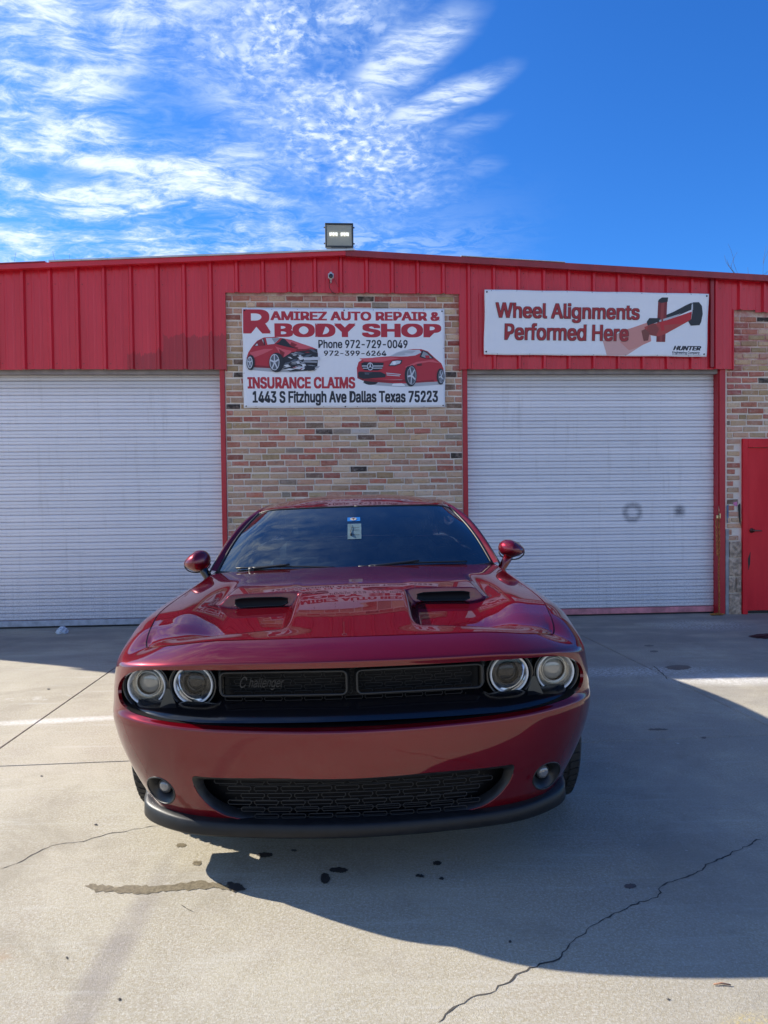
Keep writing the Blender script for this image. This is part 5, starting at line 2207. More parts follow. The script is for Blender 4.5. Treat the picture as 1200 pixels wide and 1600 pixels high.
# scoop mouths
for sgn in (-1, 1):
    b = MB()
    out, inn, back = [], [], []
    nn_ = 24
    xa, xb = .306, .560
    ring = []
    for k in range(nn_ + 1):
        x = xa + (xb - xa) * k / nn_
        yw = .705 + (x - .29) * .14
        zb_ = float(HOODZ(np.array([x]), np.array([yw - .006]))[0])
        zt_ = float(HOODZ(np.array([x]), np.array([yw + .016]))[0])
        ring.append((x, yw, zb_, zt_))
    lowr, topr = [], []
    for k, (x, yw, zb_, zt_) in enumerate(ring):
        t_ = k / nn_
        ed = min(1, min(t_, 1 - t_) * 9)
        hb = zb_ + .004 + (1 - ed) * .012
        ht = zb_ + (zt_ - zb_) * (.60 + .10 * t_) - (1 - ed) * .006
        lowr.append((x, yw, hb))
        topr.append((x, yw, ht))
    vs, fs = [], []
    fr_ = .0032
    for (x, y, z0_), (x2, y2, z1_) in zip(lowr, topr):
        vs += [(sgn * x, y - .0005, z0_ - fr_), (sgn * x, y - .006, z0_), (sgn * x, y - .001, z0_ + .006), (sgn * x, y + .0035, z1_ - .003), (sgn * x, y - .002, z1_), (sgn * x, y + .004, z1_ + fr_)]
    for k in range(nn_):
        for q in range(5):
            fs.append((k * 6 + q, (k + 1) * 6 + q, (k + 1) * 6 + q + 1, k * 6 + q + 1))
    b.add(vs, fs, 0, True)
    body_part(b, 'scoop_inlet', M['recess'], hood)
    b = MB()
    b.tube([(sgn * p[0], p[1] - .0035, p[2] + .001) for p in lowr], .0022, 6)
    body_part(b, 'scoop_lip', M['black_plastic'], hood)

# ---- grille recess
def recess(loop_xz, depth, name, mat, inset=.0, both=True, cap=True, yshift=0.0):
    P = []
    for (x, z) in loop_xz:
        u, v = solve_uv(x, z)
        P.append(BODY([u], [v])[0])
    P = np.array(P)
    full = [tuple(p) for p in P] + [(-p[0], p[1], p[2]) for p in P[::-1] if p[0] > 1e-4]
    n_ = len(full)
    c = (0, sum(p[1] for p in full) / n_, sum(p[2] for p in full) / n_)
    b = MB()
    fr_ = [(p[0], p[1] + .004 + yshift, p[2]) for p in full]
    bk = [(p[0] * (1 - inset * 1.2), p[1] + depth, c[2] + (p[2] - c[2]) * (1 - inset)) for p in full]
    b.add(fr_ + bk, [(i, (i + 1) % n_, n_ + (i + 1) % n_, n_ + i) for i in range(n_)], 0, True)
    return b, full, bk


b, full, bk = recess([tuple(p) for p in up_s], .105, 'grille_recess', M['black_gloss'], .03)
n_ = len(up_s)
# back wall, curved with the nose
vs, fs = [], []
nx, nz = 60, 8
for i in range(nx + 1):
    x = -.93 + 1.86 * i / nx
    ax = abs(x)
    y_ = float(np.interp(ax, PL[:12, 0], PL[:12, 1])) + .155 + .10 * min(1, max(0, (ax - .50) / .03))
    for k in range(nz + 1):
        vs.append((x, y_, .60 + .28 * k / nz))
for i in range(nx):
    for k in range(nz):
        a = i * (nz + 1) + k
        fs.append((a, a + nz + 1, a + nz + 2, a + 1))
b.add(vs, fs, 0, True)
rec = body_part(b, 'grille_recess', M['recess'], bumper)


def yfront(x, back=0.0):
    return float(np.interp(abs(x), PL[:12, 0], PL[:12, 1])) + back


def slot_rows(b, x0, x1, z0, z1, nrow, pitch, r_, back, fn_ok=None, tilt=0.0):
    """rows of elongated ring slots, brick fashion"""
    h = (z1 - z0) / nrow
    for r in range(nrow):
        zc_ = z0 + h * (r + .5)
        x = x0 - (pitch / 2 if r % 2 else 0)
        while x < x1:
            a, c_ = x + pitch * .06, x + pitch * .94
            x += pitch
            if a < x0 - 1e-6 or c_ > x1 + 1e-6:
                continue
            if fn_ok and not fn_ok(a, c_, zc_, h):
                continue
            hh = h * .30
            pts = []
            for (px_, pz_) in ((a + hh * .6, zc_ + hh), (c_ - hh * .6, zc_ + hh), (c_, zc_ + hh * .4), (c_, zc_ - hh * .4), (c_ - hh * .6, zc_ - hh), (a + hh * .6, zc_ - hh), (a, zc_ - hh * .4), (a, zc_ + hh * .4)):
                pts.append((px_, yfront(px_, back), pz_))
            b.tube(pts, r_, 4, closed=True)
            # little bridges to the next row
            for q in (.36, .62):
                xx = x - pitch + pitch * q
                b.tube([(xx, yfront(xx, back + .002), zc_ + hh), (xx, yfront(xx, back + .002), zc_ + h - hh)], r_ * .8, 4, caps=False)


b = MB()
slot_rows(b, -.50, .50, .655, .86, 9, .078, .0016, .128)
body_part(b, 'grille_mesh', M['grille'], bumper)
# the two long inner frames
for x0, x1 in ((-.505, -.018), (.022, .508)):
    b = MB()
    loop = rounded([(x0, .732), (x1, .732), (x1, .822), (x0, .822)], [.022] * 4, 6)
    pts = [(p[0], yfront(p[0], .095), p[1]) for p in loop]
    b.tube(pts, .0050, 8, closed=True)
    loop2 = rounded([(x0 - .013, .722), (x1 + .013, .722), (x1 + .013, .832), (x0 - .013, .832)], [.03] * 4, 6)
    vs = [(p[0], yfront(p[0], .098), p[1]) for p in loop] + [(p[0], yfront(p[0], .122), p[1]) for p in loop2]
    n_ = len(loop)
    b.add(vs, [(i, (i + 1) % n_, n_ + (i + 1) % n_, n_ + i) for i in range(n_)], 0, True)
    body_part(b, 'grille_frame', M['grille_edge'], bumper)
# lower black blade inside the opening
b = MB()
vs, fs = [], []
for i in range(61):
    x = -.90 + 1.8 * i / 60
    vs += [(x, yfront(x, .150), .712 - .02 * (abs(x) > .52)), (x, yfront(x, .110), .690), (x, yfront(x, .060), .650), (x, yfront(x, .052), .640)]
for i in range(60):
    for k in range(3):
        fs.append((i * 4 + k, (i + 1) * 4 + k, (i + 1) * 4 + k + 1, i * 4 + k + 1))
b.add(vs, fs, 0, True)
body_part(b, 'grille_blade', M['black_gloss'], bumper)
# script badge
for txt_, rect_ in (('C', (-.428, -.399, .765, .808)), ('hallenger', (-.394, -.256, .756, .803))):
    me = text_mesh(txt_, rect_, 0, 0.45, 0.0)
    for v in me.vertices:
        v.co.y = yfront(v.co.x, .088)
    lean(me)
    link('script_badge', me, M['badge'], bumper)

# ---- headlights
def headlight(sgn, x, z, y, big):
    lab = None
    b = MB()
    ax = Vector((sgn * .10, -1, -0.03)).normalized()
    c = Vector((sgn * x, y, z))
    b.lathe([(.098, -.09), (.098, -.006), (.094, 0), (.090, -.004), (.086, -.012), (.084, -.03)], c, ax, 48)
    o = body_part(b, 'headlight', M['black_gloss'], None)
    b = MB()
    b.lathe([(.080, -.020), (.0795, -.010), (.0765, -.006), (.0735, -.008), (.0710, -.014), (.064, -.030)], c, ax, 48)
    body_part(b, 'halo_ring', M['halo'], o)
    b = MB()
    if big:
        b.lathe([(.0700, -.016), (.064, -.026), (.062, -.030), (.060, -.040), (.052, -.044), (.0505, -.030), (.0475, -.027), (.0455, -.032)], c + Vector((0, 0, .006)), ax, 48)
        lensr = .0458
    else:
        b.lathe([(.0705, -.016), (.0640, -.024), (.0560, -.034), (.0535, -.042)], c, ax, 48)
        lensr = .0440
    body_part(b, 'reflector', M['bowl'] if big else M['chrome'], o)
    if not big:
        b = MB()
        b.lathe([(.0540, -.040), (.0500, -.034), (.0470, -.036), (.0450, -.050), (.0445, -.060)], c, ax, 40)
        body_part(b, 'lens_sleeve', M['black_gloss'], o)
    b = MB()
    cc = c + (Vector((0, 0, .006)) if big else Vector((0, 0, .002)))
    prof = [(lensr * sin(a), -.052 + .018 * cos(a)) for a in [pi / 2 * (1 - k / 8) for k in range(9)]]
    b.lathe(prof, cc, ax, 40)
    body_part(b, 'projector_lens', M['lens'] if big else M['lens_dark'], o)
    b = MB()
    prof = [(.085 * sin(a), -.022 + .016 * cos(a)) for a in [pi / 2 * (1 - k / 8) for k in range(9)]]
    b.lathe(prof, c, ax, 40)
    body_part(b, 'lamp_cover', M['clear'], o)
    return o


for sgn in (-1, 1):
    headlight(sgn, .831, .746, .195, True)
    headlight(sgn, .632, .757, .145, False)
    # black housing between and round the lamps
    b = MB()
    vs, fs = [], []
    for i in range(25):
        x = .50 + .42 * i / 24
        for k in range(3):
            vs.append((sgn * x, yfront(x, .215), .60 + .13 * k))
    for i in range(24):
        for k in range(2):
            a = i * 3 + k
            fs.append((a, a + 3, a + 4, a + 1))
    b.add(vs, fs, 0, True)
    body_part(b, 'lamp_housing', M['black_gloss'], bumper)
    b = MB()
    xm = .728
    b.add([(sgn * (xm - .036), yfront(xm, .105), .672), (sgn * (xm + .036), yfront(xm, .108), .672), (sgn * (xm + .006), yfront(xm, .112), .748), (sgn * (xm - .006), yfront(xm, .112), .748)], [(0, 1, 2, 3)])
    body_part(b, 'lamp_spacer', simple('smoked_plastic', (0.05, 0.048, 0.04), 0.35), bumper, fix=False)

# ---- fog lamps
for sgn in (-1, 1):
    b = MB()
    c = Vector((sgn * .767, BODY(*[[q] for q in solve_uv(.767, .35)])[0][1], .350))
    ax = Vector((sgn * .30, -1, -.16)).normalized()
    pts_f = []
    for (x, z) in fog:
        u, v = solve_uv(x, z)
        p = BODY([u], [v])[0]
        pts_f.append((sgn * p[0], p[1] + .001, p[2]))
    n_ = len(pts_f)
    cc = c - ax * .035
    uvec = ax.orthogonal().normalized()
    inner = []
    for p in pts_f:
        d = Vector(p) - c
        d = (d - ax * d.dot(ax)).normalized()
        inner.append(cc + d * .036)
    inner2 = [q - ax * .02 for q in inner]
    b.add(pts_f + [tuple(q) for q in inner] + [tuple(q) for q in inner2],
          [(i, (i + 1) % n_, n_ + (i + 1) % n_, n_ + i) for i in range(n_)] + [(n_ + i, n_ + (i + 1) % n_, 2 * n_ + (i + 1) % n_, 2 * n_ + i) for i in range(n_)]
          + [tuple(2 * n_ + i for i in range(n_))], 0, True)
    o = body_part(b, 'fog_light', M['black_plastic'], None)
    b = MB()
    b.tube(pts_f, .0035, 6, closed=True)
    body_part(b, 'rim', M['black_plastic'], o)
    b = MB()
    b.lathe([(.029, -.02), (.029, .0), (.027, .004), (.0245, 0.0)], cc, ax, 32)
    body_part(b, 'lens_ring', M['grille_edge'], o)
    b = MB()
    b.lathe([(.0245, .0), (.021, .007), (.012, .011), (0, .012)], cc, ax, 28)
    body_part(b, 'fog_lens', simple('fog_lens_glass', (0.22, 0.23, 0.25), 0.08, coat=1.0, metal=0.3), o)

# ---- lower grille
lo_full = [tuple(p) for p in lo_s]
b, full, bk = recess(lo_full, .06, 'lower_recess', M['black_plastic'], .02)
vs, fs = [], []
for i in range(41):
    x = -.64 + 1.28 * i / 40
    for k in range(3):
        vs.append((x, yfront(x, .17), .185 + .13 * k))
for i in range(40):
    for k in range(2):
        a = i * 3 + k
        fs.append((a, a + 3, a + 4, a + 1))
b.add(vs, fs, 0, True)
lowg = body_part(b, 'lower_grille', M['recess'], None)
# frame band inside the opening
P = np.array([BODY(*[[q] for q in solve_uv(p[0], p[1])])[0] for p in lo_s])
ring_full = [tuple(p) for p in P] + [(-p[0], p[1], p[2]) for p in P[::-1] if p[0] > 1e-4]
czl = .345


def shr(p, k, back):
    f_x = 1 - .055 * k
    return (p[0] * f_x, p[1] + back, czl + (p[2] - czl) * (1 - .26 * k) - .004 * k)


b = MB()
r0 = [shr(p, 0.0, -.0015) for p in ring_full]
r1_l = [shr(p, .40, .004) for p in ring_full]
r2_l = [shr(p, 1.0, .040) for p in ring_full]
n_ = len(ring_full)
b.add(r0 + r1_l + r2_l, [(i, (i + 1) % n_, n_ + (i + 1) % n_, n_ + i) for i in range(n_)] + [(n_ + i, n_ + (i + 1) % n_, 2 * n_ + (i + 1) % n_, 2 * n_ + i) for i in range(n_)], 0, True)
body_part(b, 'frame', M['black_plastic'], lowg)
b = MB()
for sgn in (1, -1):
    b.tube([(sgn * p[0], p[1] - .001, p[2] - .0015) for p in P if p[2] < .40], .0026, 6)
body_part(b, 'painted_edge', M['paint'], bumper)
b = MB()


def okf(a, c_, z, h):
    def lim(z_):
        t_ = (z_ - .262) / (.425 - .262)
        return .44 + .145 * max(t_, 0) ** .7
    return max(abs(a), abs(c_)) < lim(z)


slot_rows(b, -.60, .60, .255, .415, 6, .104, .0018, .088, okf)
# half rows between
h_ = (.415 - .262) / 5
for r in range(6):
    z = .262 + r * h_
    pts = [(x, yfront(x, .096), z) for x in np.linspace(-.43 - .024 * r, .43 + .024 * r, 30)]
    b.tube(pts, .0014, 4)
body_part(b, 'grille_mesh', M['grille_edge'], lowg)

# ---- splitter lip under the nose
u_s = np.linspace(0, u_at(y=.40), 60)
Ps, Ns = PLAN(u_s), plan_n(u_s)
t_s = np.clip((u_s - .72) / .5, 0, 1)
prof_s = []
for i in range(len(u_s)):
    u = u_s[i]
    base_off = float(PROF([u]).reshape(-1, NP_, 2)[0, 10, 0])
    k = t_s[i]
    end = np.clip((u_s[i] - (u_s[-1] - .20)) / .20, 0, 1)
    e_o = .030 + .020 * np.clip(u / .6, 0, 1) + .072 * np.clip((u - .60) / .55, 0, 1) ** 1.3
    zt = .256 + .024 * np.clip((u - .45) / .75, 0, 1) ** 1.5
    zb = .200 + .012 * end
    prof_s.append([(base_off + .03, zt + .006), (base_off - .010, zt + .004), (base_off * .5 + e_o * .5, zt + .002), (e_o + .010, zt - .002), (e_o + .002, zt - .008), (e_o, zb + .010), (e_o + .006, zb + .001), (e_o + .014, zb - .003), (base_off + .16, zb - .001)])
vs = []
for sgn in (1, -1):
    for i in range(len(u_s)):
        for (o_, z) in prof_s[i]:
            p = Ps[i] - Ns[i] * o_
            vs.append((sgn * max(p[0], 0), p[1], z))
fs = []
K_ = 9
for sgn in (0, 1):
    o0 = sgn * len(u_s) * K_
    for i in range(len(u_s) - 1):
        for k in range(K_ - 1):
            q = (o0 + i * K_ + k, o0 + (i + 1) * K_ + k, o0 + (i + 1) * K_ + k + 1, o0 + i * K_ + k + 1)
            fs.append(q if sgn == 0 else q[::-1])
body_part(MB().add(vs, fs, 0, True), 'splitter', M['splitter'], None)

# ---- greenhouse
def crv(pts):
    P = np.array(pts, float)
    t_ = np.concatenate([[0], np.cumsum(np.linalg.norm(np.diff(P, axis=0), axis=1))])
    return Cubic(t_ / t_[-1], P)


# windshield: bottom and top edges over half width
WB = crv([(0, 1.600, 1.030), (.30, 1.618, 1.031), (.58, 1.665, 1.033), (.75, 1.715, 1.036), (.842, 1.765, 1.040)])
WT = crv([(0, 2.130, 1.412), (.25, 2.145, 1.410), (.46, 2.175, 1.406), (.59, 2.212, 1.396), (.650, 2.250, 1.378)])


def WIND(a, t_):
    """a 0..1 half width, t 0..1 bottom to top"""
    B_, T_ = WB(a), WT(a)
    p = B_ + (T_ - B_) * t_[:, None]
    bow = (.030 * np.sin(np.pi * t_)) * (1 - .15 * a)
    p = p + np.stack([np.zeros_like(bow) + .012 * np.sin(np.pi * t_) * a, -bow * .55, bow * .83], 1)
    return p


def grid_surf(fn, na, nt, a0=0, a1=1, t0=0, t1=1, both=True, up=True, ref=None):
    A, T_ = np.meshgrid(np.linspace(a0, a1, na), np.linspace(t0, t1, nt), indexing='ij')
    a, t_ = A.ravel(), T_.ravel()
    P = fn(a, t_)
    ea = 1e-3
    da = fn(np.minimum(a + ea, 1), t_) - fn(np.maximum(a - ea, 0), t_)
    dt = fn(a, np.minimum(t_ + ea, 1)) - fn(a, np.maximum(t_ - ea, 0))
    N = np.cross(da, dt)
    N /= np.linalg.norm(N, axis=1)[:, None] + 1e-12
    flip = N[:, 2] < 0 if ref is None else (N @ np.array(ref)) < 0
    N[flip] *= -1
    if both:
        m_ = P[:, 0] < 1e-5
        N[m_, 0] = 0
        N /= np.linalg.norm(N, axis=1)[:, None]
    F_ = []
    for i in range(na - 1):
        for k in range(nt - 1):
            q = (i * nt + k, (i + 1) * nt + k, (i + 1) * nt + k + 1, i * nt + k + 1)
            c = np.cross(P[q[1]] - P[q[0]], P[q[3]] - P[q[0]])
            F_.append(q if c @ N[q[0]] > 0 else q[::-1])
    if both:
        n0 = len(P)
        F_ = F_ + [tuple(n0 + i for i in q[::-1]) for q in F_]
        P, N = np.concatenate([P, P * [-1, 1, 1]]), np.concatenate([N, N * [-1, 1, 1]])
    return P, N, F_


P, N, F_ = grid_surf(WIND, 40, 26)
ws = finish('windshield', P, N, F_, M['glass'])
# seal round the glass
b = MB()
for sgn in (1, -1):
    t_ = np.linspace(0, 1, 24)
    pts = WIND(np.ones(24), t_)
    b.tube([(sgn * p[0], p[1], p[2]) for p in pts], .009, 6)
    pts = WIND(np.linspace(0, 1, 24), np.ones(24))
    b.tube([(sgn * p[0], p[1], p[2]) for p in pts], .006, 6)
    pts = WIND(np.linspace(0, 1, 24), np.zeros(24))
    b.tube([(sgn * p[0], p[1] - .004, p[2]) for p in pts], .012, 6)
body_part(b, 'glass_seal', M['seal'], ws)

OUT = crv([(.888, 1.735, 1.040), (.842, 1.870, 1.150), (.792, 2.010, 1.250), (.742, 2.140, 1.325), (.692, 2.270, 1.375), (.650, 2.42, 1.405), (.632, 2.62, 1.418), (.628, 2.95, 1.412), (.64, 3.30, 1.372),
           (.672, 3.62, 1.290), (.715, 3.95, 1.185), (.765, 4.30, 1.085)])
INN_pts = list(map(tuple, WIND(np.ones(9), np.linspace(0, 1, 9))))
INN = crv([(p[0] + .006, p[1] + .002, p[2] + .004) for p in INN_pts] + [(.618, 2.42, 1.419), (.600, 2.62, 1.434), (.592, 2.95, 1.430), (.596, 3.30, 1.388), (.620, 3.62, 1.303), (.665, 3.95, 1.196), (.715, 4.30, 1.095)])
# resample both on y
ys = np.concatenate([np.linspace(1.74, 2.42, 40), np.linspace(2.46, 4.30, 34)])
tt = np.linspace(0, 1, 2000)
oc, ic = OUT(tt), INN(tt)
oc_y = np.stack([np.interp(ys, oc[:, 1], oc[:, k]) for k in range(3)], 1)
ic_y = np.stack([np.interp(ys + .008, ic[:, 1], ic[:, k]) for k in range(3)], 1)
OCY = [Cubic(np.arange(len(ys)) / (len(ys) - 1), oc_y), Cubic(np.arange(len(ys)) / (len(ys) - 1), ic_y)]


def PILLAR(a, t_):
    O_, I_ = OCY[0](a), OCY[1](a)
    w_ = I_ + (O_ - I_) * t_[:, None]
    d = O_ - I_
    # swell outward
    nrm = np.cross(np.gradient(O_, axis=0), d) if False else None
    s_ = np.sin(np.pi * np.clip(t_, 0, 1)) * .010
    out = np.array([.55, -.10, .83])
    return w_ + out[None] * s_[:, None]


def strip_surface(fn, na, nt, name, mat, parent=None, ref=(.5, -.1, .85)):
    P, N, F_ = grid_surf(fn, na, nt, both=False, ref=ref)
    o1 = finish(name, P, N, F_, mat, parent)
    finish(name, P * [-1, 1, 1], N * [-1, 1, 1], [q[::-1] for q in F_], mat, parent)
    return o1


pil = strip_surface(PILLAR, 90, 7, 'roof_pillar', M['paint'])
# drip rail
b = MB()
for sgn in (1, -1):
    b.tube([(sgn * (p[0] + .001), p[1], p[2] - .004) for p in oc_y[::2]], .006, 6)
body_part(b, 'drip_rail', M['seal'], pil)

# roof skin
def ROOF(a, t_):
    y0 = WT(a)[:, 1] + .006
    y = y0 + (3.42 - y0) * t_
    xr = np.interp(y, ic_y[:, 1], ic_y[:, 0])
    zrl = np.interp(y, ic_y[:, 1], ic_y[:, 2])
    zc = Cubic([2.13, 2.35, 2.65, 3.0, 3.42], [1.420, 1.460, 1.486, 1.480, 1.435])(y)[:, 0]
    z = zrl + (zc - zrl) * (1 - a ** 2.6)
    zh = WT(a)[:, 2] + .006
    xh = WT(a)[:, 0]
    k = np.exp(-((y - y0) / .10) ** 2)
    z0 = np.interp(y0, ic_y[:, 1], ic_y[:, 2])
    zc0 = Cubic([2.13, 2.35, 2.65, 3.0, 3.42], [1.420, 1.460, 1.486, 1.480, 1.435])(y0)[:, 0]
    zb = z0 + (zc0 - z0) * (1 - a ** 2.6)
    z = z + (zh - zb) * k
    x = a * xr
    x = x + (xh - a * np.interp(y0, ic_y[:, 1], ic_y[:, 0])) * k
    return np.stack([x, y, z], 1)


P, N, F_ = grid_surf(ROOF, 44, 50)
roof_o = finish('roof_panel', P, N, F_, M['paint'])
b = MB()
for sgn in (1, -1):
    b.tube([(sgn * p[0], p[1], p[2] - .003) for p in ic_y[36:]], .004, 6)
body_part(b, 'roof_seam', M['seal'], roof_o)


def REARG(a, t_):
    T_ = ROOF(a, np.ones_like(a))
    B_ = np.stack([a * .70, 4.24 - .06 * a ** 2, 1.098 - .012 * a ** 2], 1)
    return T_ + (B_ - T_) * t_[:, None] + np.stack([0 * a, 0 * a, .03 * np.sin(np.pi * t_)], 1)


P, N, F_ = grid_surf(REARG, 20, 14)
finish('rear_window', P, N, F_, M['glass'])


def DECK(a, t_):
    y = 4.235 + (4.93 - 4.235) * t_
    us = np.linspace(u_at(y=4.2), UMAX, 200)
    sm_ = BODY(us, np.zeros(200))
    k = np.argmax(sm_[:, 1])
    xr = np.interp(y, sm_[:k, 1], sm_[:k, 0])
    return np.stack([a * xr, y + 0 * a, 1.095 - .03 * t_ - .02 * a ** 3 + .01 * np.sin(pi * t_)], 1)


P, N, F_ = grid_surf(DECK, 20, 12)
finish('trunk_lid', P, N, F_, M['paint'])

# side windows and their beltline
def SIDEG(a, t_):
    y = 1.80 + (4.2 - 1.80) * a
    top = np.stack([np.interp(y, oc_y[:, 1], oc_y[:, k]) for k in range(3)], 1)
    us = np.linspace(u_at(y=1.5), u_at(y=4.5), 200)
    bl = BODY(us, np.zeros(200))
    bot = np.stack([np.interp(y, bl[:, 1], bl[:, k]) for k in range(3)], 1)
    top[:, 0] -= .006
    return bot + (top - bot) * t_[:, None] + np.stack([.012 * np.sin(np.pi * t_), 0 * t_, 0 * t_], 1)


strip_surface(SIDEG, 40, 8, 'side_window', M['glass'], ref=(1, 0, .3))
# cowl between hood and glass
def COWL(a, t_):
    F0 = np.stack([a * .86, yrear(a * .86) - .03, 1.035 + 0 * a], 1)
    F1 = np.stack([a * .90, 1.62 + .18 * a ** 2.2 + .02, 1.022 + 0 * a], 1)
    return F0 + (F1 - F0) * t_[:, None]


P, N, F_ = grid_surf(COWL, 24, 5)
finish('cowl', P, N, F_, M['black_plastic'])

# ---- cabin
b = MB()
b.bbox(-.80, .80, 1.95, 2.35, .60, 1.035, .05)
b.bbox(-.60, -.18 if False else -.22, 2.20, 2.42, .90, 1.065, .04)
dash = body_part(b, 'dashboard', M['interior'], None)
b = MB()
b.box(-.86, .86, 1.9, 4.2, .25, .32)
b.box(-.90, -.87, 1.9, 4.2, .3, 1.0)
b.box(.87, .90, 1.9, 4.2, .3, 1.0)
b.box(-.86, .86, 3.62, 3.75, .3, 1.02)
b.box(-.86, .86, 1.5, 1.9, .25, .9)
body_part(b, 'cabin_tub', M['interior'], None)
for sx_ in (-.40, .40):
    b = MB()
    b.bbox(sx_ - .25, sx_ + .25, 2.80, 3.30, .45, .62, .05)
    b.bbox(sx_ - .24, sx_ + .24, 3.24, 3.40, .55, 1.12, .06)
    b.bbox(sx_ - .13, sx_ + .13, 3.32, 3.42, 1.13, 1.29, .045)
    b.tube([(sx_ - .06, 3.36, 1.08), (sx_ - .06, 3.37, 1.18)], .008, 6)
    b.tube([(sx_ + .06, 3.36, 1.08), (sx_ + .06, 3.37, 1.18)], .008, 6)
    body_part(b, 'front_seat', M['seat'], None)
b = MB()
cst = Vector((.40, 2.52, .93))
axs = Vector((0, -.9, .42)).normalized()
uu = Vector((1, 0, 0))
wv_ = axs.cross(uu)
b.tube([cst + (uu * cos(a) + wv_ * sin(a)) * .185 for a in [2 * pi * k / 36 for k in range(36)]], .015, 8, closed=True)
b.tube([cst - uu * .18, cst, cst + uu * .18], .016, 8)
b.lathe([(.06, -.02), (.06, .02), (0, .03)], cst, axs, 20)
body_part(b, 'steering_wheel', M['interior'], dash)
b = MB()
b.bbox(-.13, .11, 2.24, 2.265, 1.28, 1.34, .012)
b.tube([(-.01, 2.25, 1.34), (-.01, 2.22, 1.39)], .01, 6)
body_part(b, 'rear_view_mirror', M['interior'], ws)


def on_glass(pts, lift):
    """small flat thing stuck to the windshield; pts are (x, t) with t up the glass"""
    out = []
    for x, t_ in pts:
        B0 = WIND(np.linspace(0, 1, 200), np.full(200, t_))
        a = np.interp(abs(x), B0[:, 0], np.linspace(0, 1, 200))
        p = WIND(np.array([a]), np.array([t_]))[0]
        out.append((x, p[1] + lift * -.5, p[2] + lift * .8))
    return out


def sticker(x0, x1, t0, t1, mat, name, lift=.003, par=None):
    b = MB()
    n_ = 6
    vs = []
    for k in range(n_ + 1):
        vs += on_glass([(x0, t0 + (t1 - t0) * k / n_), (x1, t0 + (t1 - t0) * k / n_)], lift)
    b.add(vs, [(2 * k, 2 * k + 1, 2 * k + 3, 2 * k + 2) for k in range(n_)])
    return body_part(b, name, mat, par or ws, fix=False)


st = sticker(-.046, .036, .705, .775, M['sticker_blue'], 'inspection_sticker')
b = MB()
b.add(on_glass([(-.008 + .021 * cos(a), .742 + .026 * sin(a)) for a in [2 * pi * k / 20 for k in range(20)]], .0045), [tuple(range(20))])
body_part(b, 'seal_mark', M['sticker_light'], st, fix=False)
b = MB()
for ps in ([(-.019, .752), (.003, .752), (.003, .760), (-.019, .760)], [(-.0105, .727), (-.0055, .727), (-.0055, .753), (-.0105, .753)]):
    b.add(on_glass(ps, .0055), [(0, 1, 2, 3)])
body_part(b, 'lettering', M['sticker_ink'], st, fix=False)
pp = sticker(-.044, .042, .42, .66, M['paper'], 'permit', lift=.0026)
b = MB()
for t_ in (.59, .55, .48):
    b.add(on_glass([(-.02, t_), (.03, t_), (.03, t_ + .005), (-.02, t_ + .005)], .0045), [(0, 1, 2, 3)])
b.tube(on_glass([(-.026, .65), (-.020, .59), (-.026, .53), (-.022, .47)], .007), [.001, .0012, .002, .006], 6)
body_part(b, 'writing', M['seal'], pp, fix=False)

# wipers
def wiper(x0, x1, xp, name):
    b = MB()
    n_ = 16
    pts = on_glass([(x0 + (x1 - x0) * k / n_, .045 + .02 * sin(pi * k / n_)) for k in range(n_ + 1)], .014)
    b.tube(pts, .0055, 6)
    pts2 = on_glass([(xp + (x0 * .45 + x1 * .55 - xp) * k / 8, .02 + .05 * k / 8) for k in range(9)], .028)
    b.tube(pts2, [.011 - .0006 * k for k in range(9)], 6)
    p0 = Vector(pts2[0])
    b.lathe([(.02, -.03), (.02, .005), (.012, .01), (0, .011)], p0, (0, -.3, 1), 14)
    return body_part(b, name, M['seal'], None)


wiper(-.72, -.12, -.62, 'wiper')
wiper(.02, .68, .10, 'wiper')

# ---- door mirrors
for sgn in (-1, 1):
    bm = bmesh.new()
    bmesh.ops.create_uvsphere(bm, u_segments=36, v_segments=24, radius=1)
    hz_ = .070 if sgn < 0 else .058
    mz = -.022 if sgn < 0 else -.002
    for v in bm.verts:
        x, y, z = v.co
        yy = y * (.085 if y < 0 else .03)
        taper = 1 - .20 * max(0, x) * 1.0
        zz_ = z * hz_ * (1 - .16 * x) * (1 if z > 0 else .86)
        zz_ += .010 * (-x)
        v.co = (sgn * (.975 + x * .082), 1.80 + yy + .02 * abs(x), 1.125 + mz + zz_ * taper)
    me = bpy.data.meshes.new('door_mirror')
    bm.normal_update()
    if sgn < 0:
        bmesh.ops.reverse_faces(bm, faces=bm.faces[:])
    bm.to_mesh(me)
    bm.free()
    for p in me.polygons:
        p.use_smooth = True
    lean(me)
    mo = link('door_mirror', me, M['paint'], car)
    b = MB()
    b.lathe([(.0, 0), (1, 0)], (0, 0, 0), (0, 1, 0), 28)
    b.v = [(sgn * (.975 + (p[0]) * .070), 1.828, 1.125 + mz + p[2] * .052) for p in b.v]
    body_part(b, 'mirror_glass', M['mirror_glass'], mo)
    b = MB()
    b.tube([(sgn * .955, 1.80, 1.085), (sgn * .925, 1.80, 1.035), (sgn * .895, 1.79, .995), (sgn * .880, 1.79, .97)], [.030, .026, .026, .030], 14)
    body_part(b, 'mirror_stalk', M['black_gloss'] if sgn < 0 else M['paint'], mo)
    b = MB()
    b.tube([(sgn * (.975 + .080 * cos(a)), 1.80 - .03 * abs(sin(a)) + .02, 1.112 + mz + .05 * sin(a)) for a in [pi + pi * k / 14 for k in range(15)]], .004, 6)
    body_part(b, 'mirror_seam', M['seal'], mo)

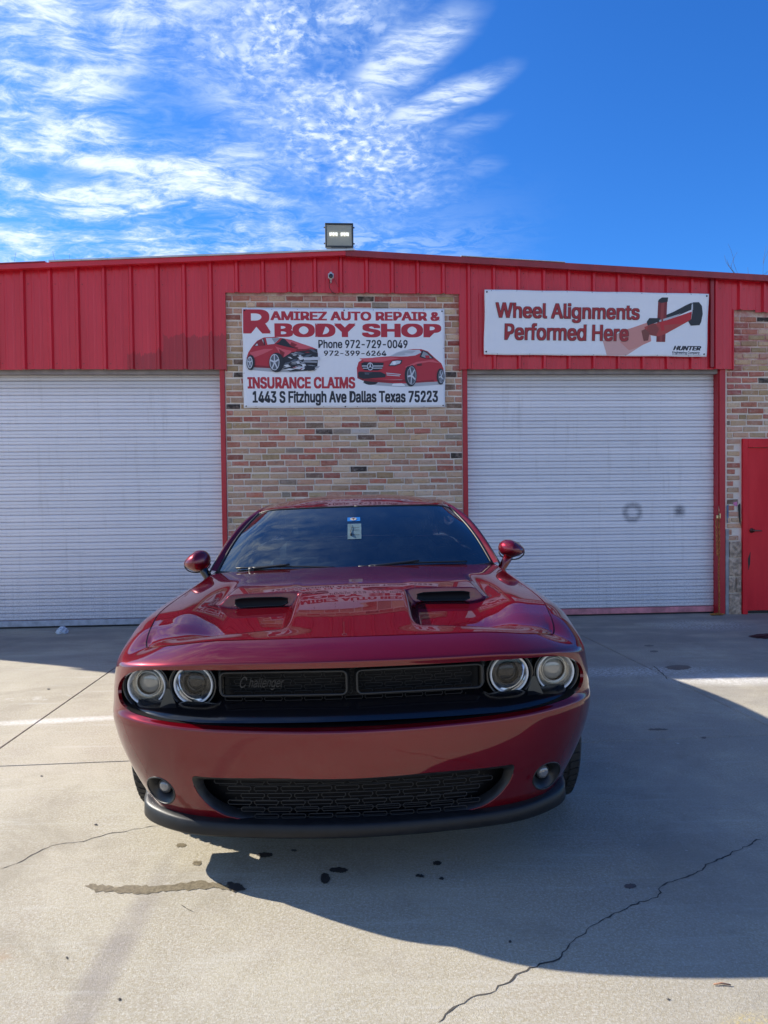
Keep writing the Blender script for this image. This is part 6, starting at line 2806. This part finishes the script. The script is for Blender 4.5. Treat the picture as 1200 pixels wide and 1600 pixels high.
# ---- wheels
def wheel(sx_, y):
    b = MB()
    c = Vector((sx_ * .900, y, ZW))
    prof = [(.24, -.105), (.30, -.125), (.335, -.122), (.355, -.105), (.3635, -.08), (.365, 0), (.3635, .08), (.355, .105), (.335, .122), (.30, .125), (.24, .105)]
    b.lathe([(r, h) for r, h in prof], c, (1, 0, 0), 64)
    w = link('wheel', None, None, car)
    me = b.mesh('tyre')
    t_ = link('tyre', me, M['rubber'], w)
    # tread blocks
    tb = MB()
    for k in range(56):
        a = 2 * pi * k / 56
        for j_, (h0, h1) in enumerate(((-.108, -.066), (-.056, -.014), (-.004, .030) if False else (.014, .056), (.066, .108))):
            for (da, rr_) in ((.0, .0),):
                aa = a + (.05 if j_ % 2 else 0)
                vs = []
                for q in (aa, aa + .082):
                    for h in (h0, h1):
                        for r_ in (.355, .3695 - (.007 if abs(h) > .1 else 0)):
                            skew = .02 * (h - h0) / .04 * (1 if j_ < 2 else -1)
                            vs.append((c.x + h, c.y + cos(q + skew) * r_, c.z + sin(q + skew) * r_))
                tb.add(vs, [(0, 1, 3, 2), (4, 6, 7, 5), (0, 4, 5, 1), (2, 3, 7, 6), (1, 5, 7, 3), (0, 2, 6, 4)])
    to = tb.build('tread', M['rubber'], w)
    to['kind'] = 'stuff'
    b = MB()
    b.lathe([(.25, -.10 * sx_), (.25, .10 * sx_), (.262, .115 * sx_), (.255, .12 * sx_), (.235, .09 * sx_), (.22, .04 * sx_)], c, (1, 0, 0), 48)
    b.lathe([(.06, .06 * sx_), (.05, .085 * sx_), (0, .09 * sx_)], c, (1, 0, 0), 24)
    for k in range(5):
        a = 2 * pi * k / 5
        for s_ in (-.12, .12):
            b.tube([c + Vector((.075 * sx_, cos(a) * .05, sin(a) * .05)), c + Vector((.095 * sx_, cos(a + s_) * .24, sin(a + s_) * .24))], [.02, .014], 6)
    b.build('rim', M['rim'], w)
    return w


for y in (YW1, YW2):
    for sx_ in (-1, 1):
        wheel(sx_, y)

# ---- underside and wheel wells, all dark
b = MB()
b.box(-.70, .70, .30, 4.9, .22, .30)
b.box(-.92, .92, 1.40, 3.40, .20, .30)
b.box(-.62, .62, .22, 1.3, .30, .80)
b.box(-.80, .80, 1.3, 1.5, .25, .98)
b.box(-.60, .60, 3.3, 4.9, .28, .85)
b.box(-.95, .95, 4.45, 4.9, .28, .6)
for sx_ in (-1, 1):
    for y in (YW1, YW2):
        vs, fs = [], []
        for k in range(21):
            a = pi * k / 20 - .1 + .2 * 0
            for x in (.60, .955):
                vs.append((sx_ * x, y + .44 * cos(a), ZW + .01 + .44 * sin(a)))
        for k in range(20):
            fs.append((2 * k, 2 * k + 1, 2 * k + 3, 2 * k + 2))
        b.add(vs, fs, 0, True)
body_part(b, 'underbody', M['seal'], None)
